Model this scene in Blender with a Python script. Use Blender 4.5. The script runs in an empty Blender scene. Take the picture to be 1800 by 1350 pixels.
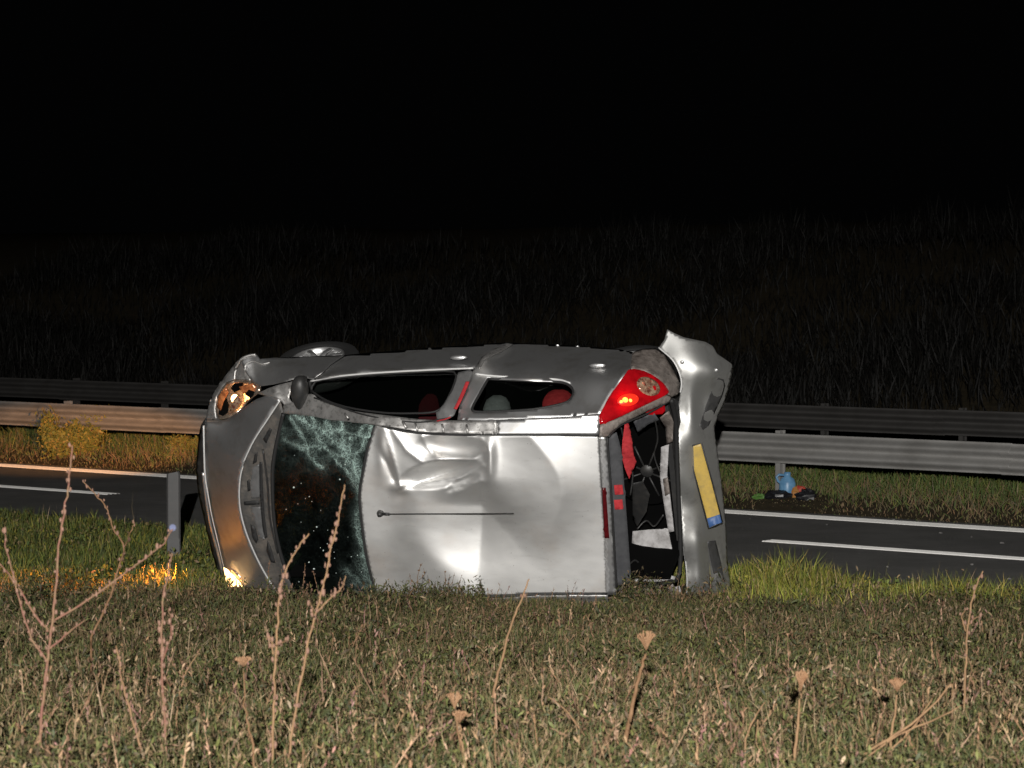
import bpy, bmesh, math, random
import numpy as np
from mathutils import Vector, Matrix
from mathutils.geometry import delaunay_2d_cdt

random.seed(7)
RNG = np.random.default_rng(7)
S = bpy.context.scene
COL = S.collection

# ------------------------------------------------------------------ camera
FPX = 5000.0                                   # focal length in pixels of the 1800 px wide photograph
PITCH = math.atan(190 / FPX)
CAM = np.array([0.0, 0.0, 2.4])
cd = bpy.data.cameras.new('camera')
cd.sensor_width = 36.0
cd.lens = FPX / 1800 * 36.0
cd.clip_end = 3000
cd.dof.use_dof = True
cd.dof.focus_distance = 21.2
cd.dof.aperture_fstop = 9.0
cam = bpy.data.objects.new('camera', cd)
cam.location = CAM
cam.rotation_euler = (math.pi / 2 - PITCH, 0, 0)
COL.objects.link(cam)
S.camera = cam

# ------------------------------------------------------------------ night sky, camera flash, exposure
W = bpy.data.worlds.new('World')
S.world = W
W.use_nodes = True
W.node_tree.nodes['Background'].inputs[0].default_value = (0.9, 0.95, 1.0, 1)
W.node_tree.nodes['Background'].inputs[1].default_value = 0.0007
fl = bpy.data.lights.new('camera_flash', 'SPOT')
fl.energy = 37500
fl.color = (1.0, 0.97, 0.93)
fl.spot_size = math.radians(50)
fl.spot_blend = 0.6
fl.shadow_soft_size = 0.05
flo = bpy.data.objects.new('camera_flash', fl)
flo.location = (-0.3, -6.0, 3.95)
flo.rotation_euler = (math.pi / 2 - math.radians(6.0), 0, 0)
COL.objects.link(flo)
S.view_settings.view_transform = 'Standard'
S.view_settings.look = 'None'
S.view_settings.exposure = 0
S.view_settings.gamma = 1
S.view_settings.use_curve_mapping = False
S.render.resolution_x = 1024
S.render.resolution_y = 768
S.render.engine = 'CYCLES'
S.cycles.max_bounces = 8
S.cycles.transparent_max_bounces = 16

# ------------------------------------------------------------------ helpers: measuring
_F = np.array([0, math.cos(PITCH), -math.sin(PITCH)])
_U = np.array([0, math.sin(PITCH), math.cos(PITCH)])


def ray(px, py):
    return _F + np.array([(px - 900) / FPX, 0, 0]) + _U * (-(py - 675) / FPX)


def at(px, py, Y):
    r = ray(px, py)
    return CAM + r * (Y / r[1])


# road-aligned axes
RD = np.array([-6100.0, 5000.0]) / math.hypot(6100, 5000)     # along the road, to the left and away
RN = np.array([-RD[0] * 0 + RD[1], -RD[0]])                    # across the road, away from the camera


def rc(x, y):
    return RN[0] * x + RN[1] * y


def rp(s, c):
    """point s metres along the road and c metres across it"""
    return np.array([RN[0] * c + RD[0] * s, RN[1] * c + RD[1] * s])


def fnoise(x, y, f, seed=0):
    x = np.asarray(x, float); y = np.asarray(y, float)
    v = 0
    for k in range(4):
        a = 2.39 * k + seed * 1.7
        v = v + np.sin(f * (1 + .63 * k) * (x * math.cos(a) + y * math.sin(a)) + 3.1 * k + seed) / (1 + .5 * k)
    return v / 2.4


def terrain(x, y):
    x = np.asarray(x, float); y = np.asarray(y, float)
    c = rc(x, y)
    near = np.interp(y, [-20, 0, 5, 9.5, 17.5, 19.4, 20.6, 21.3, 23, 40], [1.2, 1.02, .95, .76, .25, .10, -.04, -.10, -.06, -.03])
    near = near + .03 * fnoise(x, y, 1.7, 1) + .012 * fnoise(x, y, 6.1, 2)
    w = np.clip((c - 17.4) / 1.3, 0, 1)
    z = near * (1 - w) + (-0.03) * w
    far = np.interp(c, [18.9, 23.9, 24.2, 24.8, 26, 28.5, 31.5, 33, 50, 70, 400], [-.03, -.03, .02, .12, .16, .0, -.0, .1, 3.0, 4.0, 4.6])
    far = far + np.clip((c - 24.2) / 3, 0, 1) * .05 * fnoise(x, y, .9, 3)
    return np.where(c > 18.9, far, z)


def ground_at(px, py):
    r = ray(px, py)
    t = 4.0
    while t < 80:
        p = CAM + r * t
        if p[2] < terrain(p[0], p[1]):
            return p
        t += .02
    return CAM + r * t


# ------------------------------------------------------------------ helpers: materials
MATS = {}


def mat(name, color=(.5, .5, .5), rough=.5, metal=0.0, spec=.5, noise=None, bump=0, bscale=40, emit=None, estr=0, attr=None, coat=0, bdist=.02):
    """noise = (scale, second colour, lo, hi)"""
    m = bpy.data.materials.new(name)
    m.use_nodes = True
    nt = m.node_tree
    b = nt.nodes['Principled BSDF']
    b.inputs['Roughness'].default_value = rough
    b.inputs['Metallic'].default_value = metal
    b.inputs['Specular IOR Level'].default_value = spec
    b.inputs['Coat Weight'].default_value = coat
    b.inputs['Coat Roughness'].default_value = .08
    b.inputs['Base Color'].default_value = (*color, 1)
    tc = nt.nodes.new('ShaderNodeTexCoord')
    src = None
    if attr:
        a = nt.nodes.new('ShaderNodeAttribute')
        a.attribute_name = attr
        src = a.outputs['Color']
    if noise:
        n = nt.nodes.new('ShaderNodeTexNoise')
        n.inputs['Scale'].default_value = noise[0]
        n.inputs['Detail'].default_value = 8
        n.inputs['Roughness'].default_value = .65
        nt.links.new(tc.outputs['Object'], n.inputs['Vector'])
        r = nt.nodes.new('ShaderNodeMapRange')
        r.inputs['From Min'].default_value = noise[2]
        r.inputs['From Max'].default_value = noise[3]
        nt.links.new(n.outputs['Fac'], r.inputs['Value'])
        mx = nt.nodes.new('ShaderNodeMix')
        mx.data_type = 'RGBA'
        if src:
            nt.links.new(src, mx.inputs[6])
        else:
            mx.inputs[6].default_value = (*color, 1)
        mx.inputs[7].default_value = (*noise[1], 1)
        nt.links.new(r.outputs[0], mx.inputs[0])
        src = mx.outputs[2]
    if src:
        nt.links.new(src, b.inputs['Base Color'])
    if bump:
        n2 = nt.nodes.new('ShaderNodeTexNoise')
        n2.inputs['Scale'].default_value = bscale
        n2.inputs['Detail'].default_value = 6
        nt.links.new(tc.outputs['Object'], n2.inputs['Vector'])
        bp = nt.nodes.new('ShaderNodeBump')
        bp.inputs['Strength'].default_value = bump
        bp.inputs['Distance'].default_value = bdist
        nt.links.new(n2.outputs['Fac'], bp.inputs['Height'])
        nt.links.new(bp.outputs[0], b.inputs['Normal'])
    if emit:
        b.inputs['Emission Color'].default_value = (*emit, 1)
        b.inputs['Emission Strength'].default_value = estr
    b.inputs['Diffuse Roughness'].default_value = .0 if metal else (1.0 if rough > .8 else .3)
    MATS[name] = m
    return m


def glass_mat(name, tint, alpha_t, rough=.05, crack=None):
    """thin sheet glass: see-through with a glossy skin; crack = (noise scale) adds crazed white-green fracture lines"""
    m = bpy.data.materials.new(name)
    m.use_nodes = True
    nt = m.node_tree
    nt.nodes.remove(nt.nodes['Principled BSDF'])
    out = nt.nodes['Material Output']
    L = nt.links.new
    tr = nt.nodes.new('ShaderNodeBsdfTransparent'); tr.inputs[0].default_value = (*tint, 1)
    gl = nt.nodes.new('ShaderNodeBsdfGlossy'); gl.inputs['Roughness'].default_value = rough
    mx = nt.nodes.new('ShaderNodeMixShader'); mx.inputs[0].default_value = alpha_t
    L(tr.outputs[0], mx.inputs[1]); L(gl.outputs[0], mx.inputs[2])
    last = mx.outputs[0]
    if crack:
        tc = nt.nodes.new('ShaderNodeTexCoord')
        at_ = nt.nodes.new('ShaderNodeAttribute'); at_.attribute_name = 'crack'
        n = nt.nodes.new('ShaderNodeTexNoise'); n.inputs['Scale'].default_value = 7; n.inputs['Detail'].default_value = 5
        L(tc.outputs['Object'], n.inputs['Vector'])
        add = nt.nodes.new('ShaderNodeMix'); add.data_type = 'RGBA'; add.blend_type = 'ADD'; add.inputs[0].default_value = .06
        L(tc.outputs['Object'], add.inputs[6]); L(n.outputs['Color'], add.inputs[7])
        fac = None
        for sc, wd, amp in ((11, .018, 1.0), (34, .05, .9), (95, .10, .7)):
            v = nt.nodes.new('ShaderNodeTexVoronoi'); v.feature = 'DISTANCE_TO_EDGE'; v.inputs['Scale'].default_value = sc
            L(add.outputs[2], v.inputs['Vector'])
            r = nt.nodes.new('ShaderNodeMapRange'); r.inputs['From Min'].default_value = 0; r.inputs['From Max'].default_value = wd
            r.inputs['To Min'].default_value = amp; r.inputs['To Max'].default_value = 0
            L(v.outputs['Distance'], r.inputs['Value'])
            if fac is None:
                fac = r.outputs[0]
            else:
                a = nt.nodes.new('ShaderNodeMath'); a.operation = 'MAXIMUM'
                L(fac, a.inputs[0]); L(r.outputs[0], a.inputs[1]); fac = a.outputs[0]
        n2 = nt.nodes.new('ShaderNodeTexNoise'); n2.inputs['Scale'].default_value = 5.5; n2.inputs['Detail'].default_value = 7; n2.inputs['Roughness'].default_value = .7
        L(tc.outputs['Object'], n2.inputs['Vector'])
        r2 = nt.nodes.new('ShaderNodeMapRange'); r2.inputs['From Min'].default_value = .30; r2.inputs['From Max'].default_value = .62
        L(n2.outputs['Fac'], r2.inputs['Value'])
        m0 = nt.nodes.new('ShaderNodeMath'); m0.operation = 'MULTIPLY_ADD'; L(fac, m0.inputs[0]); m0.inputs[1].default_value = .95; m0.inputs[2].default_value = .07
        m1 = nt.nodes.new('ShaderNodeMath'); m1.operation = 'MULTIPLY'; L(m0.outputs[0], m1.inputs[0]); L(r2.outputs[0], m1.inputs[1])
        m2 = nt.nodes.new('ShaderNodeMath'); m2.operation = 'MULTIPLY'; L(m1.outputs[0], m2.inputs[0]); L(at_.outputs['Fac'], m2.inputs[1]); m2.use_clamp = True
        df = nt.nodes.new('ShaderNodeBsdfPrincipled'); df.inputs['Base Color'].default_value = (.52, .70, .64, 1); df.inputs['Roughness'].default_value = .35
        mx2 = nt.nodes.new('ShaderNodeMixShader')
        L(m2.outputs[0], mx2.inputs[0]); L(last, mx2.inputs[1]); L(df.outputs[0], mx2.inputs[2])
        last = mx2.outputs[0]
    L(last, out.inputs[0])
    MATS[name] = m
    return m


# ------------------------------------------------------------------ helpers: objects
def tag(o, label=None, cat=None, group=None, kind=None):
    if label: o['label'] = label
    if cat: o['category'] = cat
    if group: o['group'] = group
    if kind: o['kind'] = kind
    return o


def empty(name, loc=(0, 0, 0), parent=None):
    o = bpy.data.objects.new(name, None)
    o.empty_display_size = .1
    o.location = loc
    COL.objects.link(o)
    if parent: o.parent = parent
    return o


def mesh(name, verts, faces, m, parent=None, smooth=True, loc=None):
    me = bpy.data.meshes.new(name)
    me.from_pydata([tuple(map(float, v)) for v in verts], [], [tuple(map(int, f)) for f in faces])
    me.materials.append(MATS[m])
    if smooth:
        me.polygons.foreach_set('use_smooth', [True] * len(me.polygons))
    me.update()
    o = bpy.data.objects.new(name, me)
    COL.objects.link(o)
    if parent: o.parent = parent
    if loc is not None: o.location = loc
    return o


class MB:
    """collects shapes into one mesh"""
    def __init__(s): s.v = []; s.f = []

    def add(s, v, f):
        b = len(s.v)
        s.v += [tuple(map(float, p)) for p in v]
        s.f += [tuple(i + b for i in q) for q in f]

    def box(s, lo, hi):
        x0, y0, z0 = lo; x1, y1, z1 = hi
        s.add([(x0, y0, z0), (x1, y0, z0), (x1, y1, z0), (x0, y1, z0), (x0, y0, z1), (x1, y0, z1), (x1, y1, z1), (x0, y1, z1)],
              [(3, 2, 1, 0), (4, 5, 6, 7), (0, 1, 5, 4), (1, 2, 6, 5), (2, 3, 7, 6), (3, 0, 4, 7)])

    def tube(s, pts, rad, n=7, flat=1.0):
        pts = [np.array(p, float) for p in pts]
        if not hasattr(rad, '__len__'): rad = [rad] * len(pts)
        V = []; F = []
        for i, p in enumerate(pts):
            t = pts[min(i + 1, len(pts) - 1)] - pts[max(i - 1, 0)]
            t = t / (np.linalg.norm(t) + 1e-9)
            a = np.array([0, 1, 0]) if abs(t[1]) < .9 else np.array([1, 0, 0])
            u = np.cross(t, a); u /= np.linalg.norm(u)
            w = np.cross(t, u)
            for k in range(n):
                an = 2 * math.pi * k / n
                V.append(p + rad[i] * (u * math.cos(an) + w * math.sin(an) * flat))
        for i in range(len(pts) - 1):
            for k in range(n):
                F.append((i * n + k, i * n + (k + 1) % n, (i + 1) * n + (k + 1) % n, (i + 1) * n + k))
        F.append(tuple(range(n))[::-1])
        F.append(tuple((len(pts) - 1) * n + k for k in range(n)))
        s.add(V, F)

    def lathe(s, prof, n=24, axis='z', org=(0, 0, 0), ang=2 * math.pi):
        """prof = [(radius, height)]"""
        V = []; F = []
        for r, h in prof:
            for k in range(n):
                a = ang * k / n
                p = (r * math.cos(a), r * math.sin(a), h)
                if axis == 'y': p = (p[0], p[2], p[1])
                if axis == 'x': p = (p[2], p[0], p[1])
                V.append((p[0] + org[0], p[1] + org[1], p[2] + org[2]))
        for i in range(len(prof) - 1):
            for k in range(n):
                F.append((i * n + k, i * n + (k + 1) % n, (i + 1) * n + (k + 1) % n, (i + 1) * n + k))
        s.add(V, F)

    def blob(s, c, r, nu=12, nv=8, ex=2.0, lump=0, seed=0):
        """rounded block: superellipsoid"""
        V = []; F = []
        rr = random.Random(seed)
        def sp(a, e): return math.copysign(abs(a) ** e, a)
        e = 2.0 / ex
        for j in range(nv + 1):
            ph = -math.pi / 2 + math.pi * j / nv
            for i in range(nu):
                th = 2 * math.pi * i / nu
                k = 1 + lump * (rr.random() - .5)
                V.append((c[0] + k * r[0] * sp(math.cos(ph), e) * sp(math.cos(th), e), c[1] + k * r[1] * sp(math.cos(ph), e) * sp(math.sin(th), e), c[2] + k * r[2] * sp(math.sin(ph), e)))
        for j in range(nv):
            for i in range(nu):
                F.append((j * nu + i, j * nu + (i + 1) % nu, (j + 1) * nu + (i + 1) % nu, (j + 1) * nu + i))
        s.add(V, F)

    def build(s, name, m, parent=None, smooth=True):
        o = mesh(name, s.v, s.f, m, parent, smooth)
        return o


def smooth(pts, n=6):
    """Catmull-Rom through pixel points"""
    P = [np.array(p, float) for p in pts]
    out = []
    for i in range(len(P) - 1):
        a = P[max(i - 1, 0)]; b = P[i]; c = P[i + 1]; d = P[min(i + 2, len(P) - 1)]
        for k in range(n):
            t = k / n
            out.append(.5 * ((2 * b) + (-a + c) * t + (2 * a - 5 * b + 4 * c - d) * t * t + (-a + 3 * b - 3 * c + d) * t ** 3))
    out.append(P[-1])
    return out


def inside(px, py, poly):
    P = np.array(poly); x = P[:, 0]; y = P[:, 1]
    x2 = np.roll(x, -1); y2 = np.roll(y, -1)
    px = np.asarray(px)[:, None]; py = np.asarray(py)[:, None]
    c = ((y > py) != (y2 > py)) & (px < (x2 - x) * (py - y) / (y2 - y + 1e-12) + x)
    return c.sum(1) % 2 == 1


def edge_dist(px, py, poly):
    P = np.array(poly); Q = np.roll(P, -1, 0)
    d = Q - P
    p = np.stack([px, py], 1)[:, None, :]
    t = np.clip(((p - P) * d).sum(2) / ((d * d).sum(1) + 1e-9), 0, 1)
    return np.sqrt((((P + t[..., None] * d) - p) ** 2).sum(2)).min(1)


def rbf(ctl):
    """thin-plate surface z(px, py) through the control points"""
    c = np.array(ctl, float)
    xy = c[:, :2] / 100; z = c[:, 2]; n = len(c)
    r = np.sqrt(((xy[:, None] - xy[None]) ** 2).sum(2))
    K = np.where(r > 0, r * r * np.log(r + 1e-9), 0) + np.eye(n) * 1e-4
    Pm = np.concatenate([np.ones((n, 1)), xy], 1)
    A = np.block([[K, Pm], [Pm.T, np.zeros((3, 3))]])
    s = np.linalg.lstsq(A, np.concatenate([z, np.zeros(3)]), rcond=None)[0]

    def f(px, py):
        p = np.stack([np.asarray(px, float), np.asarray(py, float)], 1) / 100
        r = np.sqrt(((p[:, None] - xy[None]) ** 2).sum(2))
        return np.where(r > 0, r * r * np.log(r + 1e-9), 0) @ s[:n] + s[n] + p @ s[n + 1:]
    return f


# ------------------------------------------------------------------ the car's own axes
TH, PH, NI = math.radians(15), math.radians(21), math.radians(1.4)
EX = np.array([-math.cos(TH), math.sin(TH), -math.sin(NI)]); EX /= np.linalg.norm(EX)
EZ = np.array([-math.sin(TH) * math.cos(PH), -math.cos(TH) * math.cos(PH), -math.sin(PH)])
EZ -= EX * EX.dot(EZ); EZ /= np.linalg.norm(EZ)
EY = np.cross(EZ, EX)                                          # car's left (down in the world)
OC = at(1060, 903, 20.7) - EZ * 1.42


def loc(px, py, z):
    """point of the car, in its own axes, seen at a pixel and lying z above its wheels"""
    r = ray(px, py)
    t = (z - (CAM - OC).dot(EZ)) / r.dot(EZ)
    d = CAM + r * t - OC
    return np.array([EX.dot(d), EY.dot(d), EZ.dot(d)])


CAML = np.array([EX.dot(CAM - OC), EY.dot(CAM - OC), EZ.dot(CAM - OC)])


def toworld(p):
    return OC + EX * p[0] + EY * p[1] + EZ * p[2]


def panel(name, poly, ctl, m, parent, holes=(), res=6.0, disp=None, thick=.012, rough=0, attrs=None):
    """a sheet-metal or glass panel: its outline, with real height z (above the wheels) at control points"""
    poly = [np.array(p, float) for p in poly]
    holes = [[np.array(p, float) for p in h] for h in holes]
    pts = []; edges = []
    for lp in [poly] + holes:
        b = len(pts)
        sub = []
        for i, p in enumerate(lp):
            q = lp[(i + 1) % len(lp)]
            k = max(1, int(round(np.linalg.norm(q - p) / res)))
            for j in range(k):
                sub.append(p + (q - p) * j / k)
        pts += sub
        edges += [(b + i, b + (i + 1) % len(sub)) for i in range(len(sub))]
    A = np.array(poly)
    gx = np.arange(A[:, 0].min(), A[:, 0].max(), res)
    gy = np.arange(A[:, 1].min(), A[:, 1].max(), res * .87)
    g = np.array([(x + (res / 2 if j % 2 else 0), y) for j, y in enumerate(gy) for x in gx])
    if len(g):
        ok = inside(g[:, 0], g[:, 1], poly) & (edge_dist(g[:, 0], g[:, 1], poly) > res * .45)
        for h in holes:
            ok &= ~inside(g[:, 0], g[:, 1], h) & (edge_dist(g[:, 0], g[:, 1], h) > res * .45)
        pts += list(g[ok])
    v2, _, fc, *_ = delaunay_2d_cdt([Vector((p[0], p[1])) for p in pts], edges, [], 0, 1e-4)
    v2 = np.array([(v.x, v.y) for v in v2])
    T = np.array([tuple(f) for f in fc])
    cen = v2[T].mean(1)
    ok = inside(cen[:, 0], cen[:, 1], poly)
    for h in holes: ok &= ~inside(cen[:, 0], cen[:, 1], h)
    T = T[ok]
    zf = rbf(ctl) if len(ctl) >= 3 else (lambda x, y: np.full(len(x), ctl[0][2]))
    Z = zf(v2[:, 0], v2[:, 1])
    if disp is not None: Z = Z + disp(v2[:, 0], v2[:, 1])
    if rough: Z = Z + rough * (fnoise(v2[:, 0], v2[:, 1], .09, len(name)) + .6 * fnoise(v2[:, 0], v2[:, 1], .21, 4))
    V = [loc(x, y, z) for (x, y), z in zip(v2, Z)]
    F = []
    for a, b, c in T:
        n = np.cross(V[b] - V[a], V[c] - V[a])
        F.append((a, b, c) if n.dot(CAML - V[a]) > 0 else (a, c, b))
    o = mesh(name, V, F, m, parent)
    if attrs:
        for an, fn in attrs.items():
            at_ = o.data.attributes.new(an, 'FLOAT', 'POINT')
            at_.data.foreach_set('value', np.asarray(fn(v2[:, 0], v2[:, 1]), dtype=np.float32))
    if thick:
        md = o.modifiers.new('thickness', 'SOLIDIFY')
        md.thickness = thick; md.offset = -1
    return o


def strip(name, pts, r, m, parent, n=8, flat=1.0, steps=5):
    """a tube that follows points (px, py, z) on the car"""
    S3 = smooth(pts, steps) if len(pts) > 2 else [np.array(p, float) for p in pts]
    b = MB()
    b.tube([loc(*p) for p in S3], r, n, flat)
    return b.build(name, m, parent)


# ------------------------------------------------------------------ materials
def roof_paint_lit():
    """silver paint scuffed in streaks and stained brown in soft patches"""
    m = mat('roof_paint_lit', (.70, .695, .68), .55, metal=.95, coat=.05)
    nt = m.node_tree; L = nt.links.new; b = nt.nodes['Principled BSDF']
    tc = nt.nodes.new('ShaderNodeTexCoord')
    def noise(scale, vec, detail=6):
        mp = nt.nodes.new('ShaderNodeMapping'); mp.inputs['Scale'].default_value = vec
        mp.inputs['Rotation'].default_value = (0, 0, .3)
        n = nt.nodes.new('ShaderNodeTexNoise'); n.inputs['Scale'].default_value = scale; n.inputs['Detail'].default_value = detail; n.inputs['Roughness'].default_value = .6
        L(tc.outputs['Object'], mp.inputs['Vector']); L(mp.outputs[0], n.inputs['Vector'])
        return n.outputs['Fac']
    def rng(src, lo, hi, a=0, c=1):
        r = nt.nodes.new('ShaderNodeMapRange'); r.inputs['From Min'].default_value = lo; r.inputs['From Max'].default_value = hi
        r.inputs['To Min'].default_value = a; r.inputs['To Max'].default_value = c
        L(src, r.inputs['Value']); return r.outputs[0]
    def mix(f, c1, c2):
        x = nt.nodes.new('ShaderNodeMix'); x.data_type = 'RGBA'
        L(f, x.inputs[0])
        for i, c in ((6, c1), (7, c2)):
            if isinstance(c, tuple): x.inputs[i].default_value = (*c, 1)
            else: L(c, x.inputs[i])
        return x.outputs[2]
    c = mix(rng(noise(2.2, (1, 1, 1)), .52, .74, 0, .55), (.80, .795, .78), (.66, .59, .53))  # base silver lightened to stand for flash falling on the roof
    c = mix(rng(noise(11, (.5, 2.2, 1), 10), .62, .80, 0, .45), c, (.40, .385, .37))
    c = mix(rng(noise(60, (1, 1, 1)), .66, .74, 0, .6), c, (.22, .18, .15))
    L(c, b.inputs['Base Color'])
    L(rng(noise(5, (.7, 1.6, 1)), .35, .7, .53, .58), b.inputs['Roughness'])
    bp = nt.nodes.new('ShaderNodeBump'); bp.inputs['Strength'].default_value = .035; bp.inputs['Distance'].default_value = .02
    L(noise(7, (1, 1, 1), 4), bp.inputs['Height']); L(bp.outputs[0], b.inputs['Normal'])


mat('soil', (.013, .011, .007), .95, spec=.1, noise=(6, (.028, .022, .013), .35, .7), bump=.8, bscale=30)
mat('asphalt', (.16, .158, .153), .9, spec=.25, noise=(1.3, (.23, .226, .218), .4, .7), bump=1.0, bscale=170, bdist=.06)
mat('line_paint', (.8, .79, .76), .7, noise=(30, (.5, .49, .47), .55, .9))
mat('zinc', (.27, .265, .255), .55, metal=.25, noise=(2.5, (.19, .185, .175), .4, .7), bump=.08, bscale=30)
mat('dark_zinc', (.045, .043, .041), .7, metal=.1, noise=(2.5, (.03, .028, .026), .4, .7))  # much darker than zinc, used on the far rail
mat('leaf', attr='Col', rough=.65, spec=.25)
mat('grey_post', (.055, .054, .053), .6, noise=(9, (.04, .04, .04), .4, .7))
mat('post_reflector', (.5, .5, .52), .2, metal=.3)
PAINT = (.50, .497, .487)
mat('silver_paint', (.60, .60, .60), .46, metal=.95, spec=.5, noise=(7.0, (.46, .445, .42), .50, .78), bump=.012, bscale=9, coat=.06)
roof_paint_lit()
mat('scraped_paint', (.50, .49, .475), .52, metal=.85, noise=(34, (.22, .215, .205), .5, .68), bump=.06, bscale=22)
mat('dirty_metal', (.22, .19, .17), .6, metal=.3, noise=(16, (.09, .075, .065), .4, .68), bump=.4, bscale=28)
mat('window_frame_grey', (.11, .11, .11), .5, noise=(12, (.07, .07, .07), .4, .7))
mat('bumper_strip_grey', (.05, .05, .05), .45, noise=(12, (.03, .03, .03), .4, .7))
mat('black_plastic', (.018, .018, .018), .5, noise=(14, (.035, .033, .03), .45, .75))
mat('cowl_plastic', (.055, .053, .05), .6, noise=(11, (.12, .105, .09), .42, .72), bump=.3, bscale=35)
mat('rubber', (.012, .012, .012), .65)
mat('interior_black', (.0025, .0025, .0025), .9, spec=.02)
mat('interior_grey', (.055, .056, .06), .7, noise=(14, (.035, .036, .04), .4, .7))
mat('seat_red', (.42, .035, .04), .8, spec=.2, noise=(30, (.28, .02, .025), .4, .7), bump=.5, bscale=14)
mat('seat_red_shaded', (.03, .005, .006), .85, spec=.1)  # seat red darkened to look shaded behind the front window
mat('seat_grey', (.16, .16, .165), .8, spec=.2, noise=(30, (.11, .11, .11), .4, .7))
mat('pale_trim', (.42, .41, .41), .65, noise=(12, (.22, .21, .205), .42, .68), bump=.4, bscale=20)
mat('red_lens', (.36, .004, .008), .14, spec=.6, noise=(7, (.14, .002, .004), .42, .68), emit=(.8, .0, .005), estr=.05)
mat('dark_red_lens', (.09, .006, .008), .2, noise=(40, (.04, .004, .005), .4, .7))
mat('clear_lens', (.5, .36, .24), .12, metal=.4, noise=(40, (.16, .05, .035), .4, .6))
mat('tail_bulb', (.9, .3, .05), .4, emit=(1.0, .30, .04), estr=3.2)
mat('tail_glow', (.6, .02, .01), .3, emit=(1.0, .03, .01), estr=.65)
mat('reflector', (.75, .62, .5), .22, metal=.85, noise=(18, (.3, .2, .13), .42, .66), bump=.5, bscale=14)
mat('amber_lens', (.55, .2, .07), .2, metal=.2, noise=(22, (.25, .08, .03), .4, .6))
mat('headlight_bulb', (1, .8, .5), .4, emit=(1.0, .50, .17), estr=19)
mat('headlight_hot', (1, .8, .5), .4, emit=(1.0, .55, .20), estr=5)
mat('crumb', (.5, .56, .54), .3)
mat('chrome', (.7, .7, .7), .35, metal=.8, noise=(30, (.5, .5, .49), .4, .7))
mat('bright_edge', (.62, .62, .61), .6, metal=.4)
mat('bumper_paint', (.62, .62, .60), .56, metal=.93, noise=(9, (.45, .44, .42), .52, .76), bump=.02, bscale=7)
mat('alloy', (.62, .62, .62), .3, metal=.85)
mat('plate_yellow', (.50, .35, .085), .5, noise=(16, (.34, .25, .09), .45, .75))
mat('plate_blue', (.05, .11, .27), .5)
mat('jug_blue', (.13, .28, .44), .4, noise=(14, (.07, .18, .32), .4, .7))
mat('litter_green', (.07, .16, .03), .6)
mat('litter_orange', (.32, .14, .03), .7)
mat('litter_red', (.34, .04, .02), .6)
mat('litter_black', (.01, .01, .012), .35)
mat('pebble', (.12, .115, .11), .8, spec=.2, noise=(20, (.2, .2, .19), .5, .7))
mat('stalk_pink', (.13, .055, .042), .7, spec=.2, noise=(30, (.14, .10, .05), .4, .7))
mat('stalk_tan', (.19, .115, .06), .75, spec=.2, noise=(30, (.13, .075, .04), .4, .7))
mat('stalk_brown', (.11, .06, .03), .8, spec=.15, noise=(30, (.17, .10, .055), .4, .7))
mat('bud', (.17, .10, .072), .75, spec=.2, noise=(60, (.12, .065, .045), .4, .7))
mat('seedhead', (.21, .125, .07), .8, spec=.15, noise=(60, (.14, .07, .035), .4, .7))
mat('petal_blue', (.085, .095, .15), .8, spec=.1)
glass_mat('side_glass', (.55, .6, .57), .05, .03)
glass_mat('cracked_glass', (.14, .19, .175), .045, .05, crack=True)

# ------------------------------------------------------------------ ground
xs = np.concatenate([np.linspace(-260, -30, 12)[:-1], np.linspace(-30, -9, 30)[:-1], np.linspace(-9, 9, 121)[:-1], np.linspace(9, 30, 30)[:-1], np.linspace(30, 260, 12)])
ys = np.concatenate([np.linspace(-60, 3, 10)[:-1], np.linspace(3, 48, 260)[:-1], np.linspace(48, 400, 30)])
X, Y = np.meshgrid(xs, ys)
Zt = terrain(X, Y)
nx = len(xs)
gv = np.stack([X.ravel(), Y.ravel(), Zt.ravel()], 1)
gf = [(j * nx + i, j * nx + i + 1, (j + 1) * nx + i + 1, (j + 1) * nx + i) for j in range(len(ys) - 1) for i in range(nx - 1)]
tag(mesh('ground', gv, gf, 'soil'), kind='structure')


def road_sheet(name, s0, s1, c0, c1, z, m, parent=None, n=1, wob=0):
    V = []; F = []
    for i in range(n + 1):
        s = s0 + (s1 - s0) * i / n
        for k, c in enumerate((c0, c1)):
            dw = wob * (math.sin(s * 2.1 + k) + .6 * math.sin(s * 5.3 + 2 * k))
            p = rp(s, c + dw); V.append((p[0], p[1], z))
    for i in range(n): F.append((2 * i, 2 * i + 1, 2 * i + 3, 2 * i + 2))
    return mesh(name, V, F, m, parent, smooth=False)


road = tag(road_sheet('road', -60, 160, 18.95, 24.1, 0.004, 'asphalt', n=300, wob=.035), kind='structure')


def s_at(px, py):
    r = ray(px, py); p = CAM + r * (-2.4 / r[2])
    return RD[0] * p[0] + RD[1] * p[1]


def kid_of(o, p):
    o.parent = p
    return o


def marking(name, s0, s1, c0, c1, ribs):
    """road marking with low ribs added along it to face the flash and brighten the line"""
    V = []; F = []
    prof = []
    for k in range(ribs):
        w_ = (c1 - c0) / ribs; a = c0 + k * w_
        prof += [(a, .008), (a + w_ * .12, .0165), (a + w_ * .7, .0165), (a + w_ * .98, .008)]  # added ribs catch the low flash in place of reflective beads
    n = max(2, int((s1 - s0) / .5))
    for i in range(n + 1):
        s = s0 + (s1 - s0) * i / n
        for c, h in prof:
            p = rp(s, c + .004 * math.sin(s * 5.1)); V.append((p[0], p[1], h))
    q = len(prof)
    for i in range(n):
        for k in range(q - 1): F.append((i * q + k, i * q + k + 1, (i + 1) * q + k + 1, (i + 1) * q + k))
    return mesh(name, V, F, 'line_paint', road, smooth=False)


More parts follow.
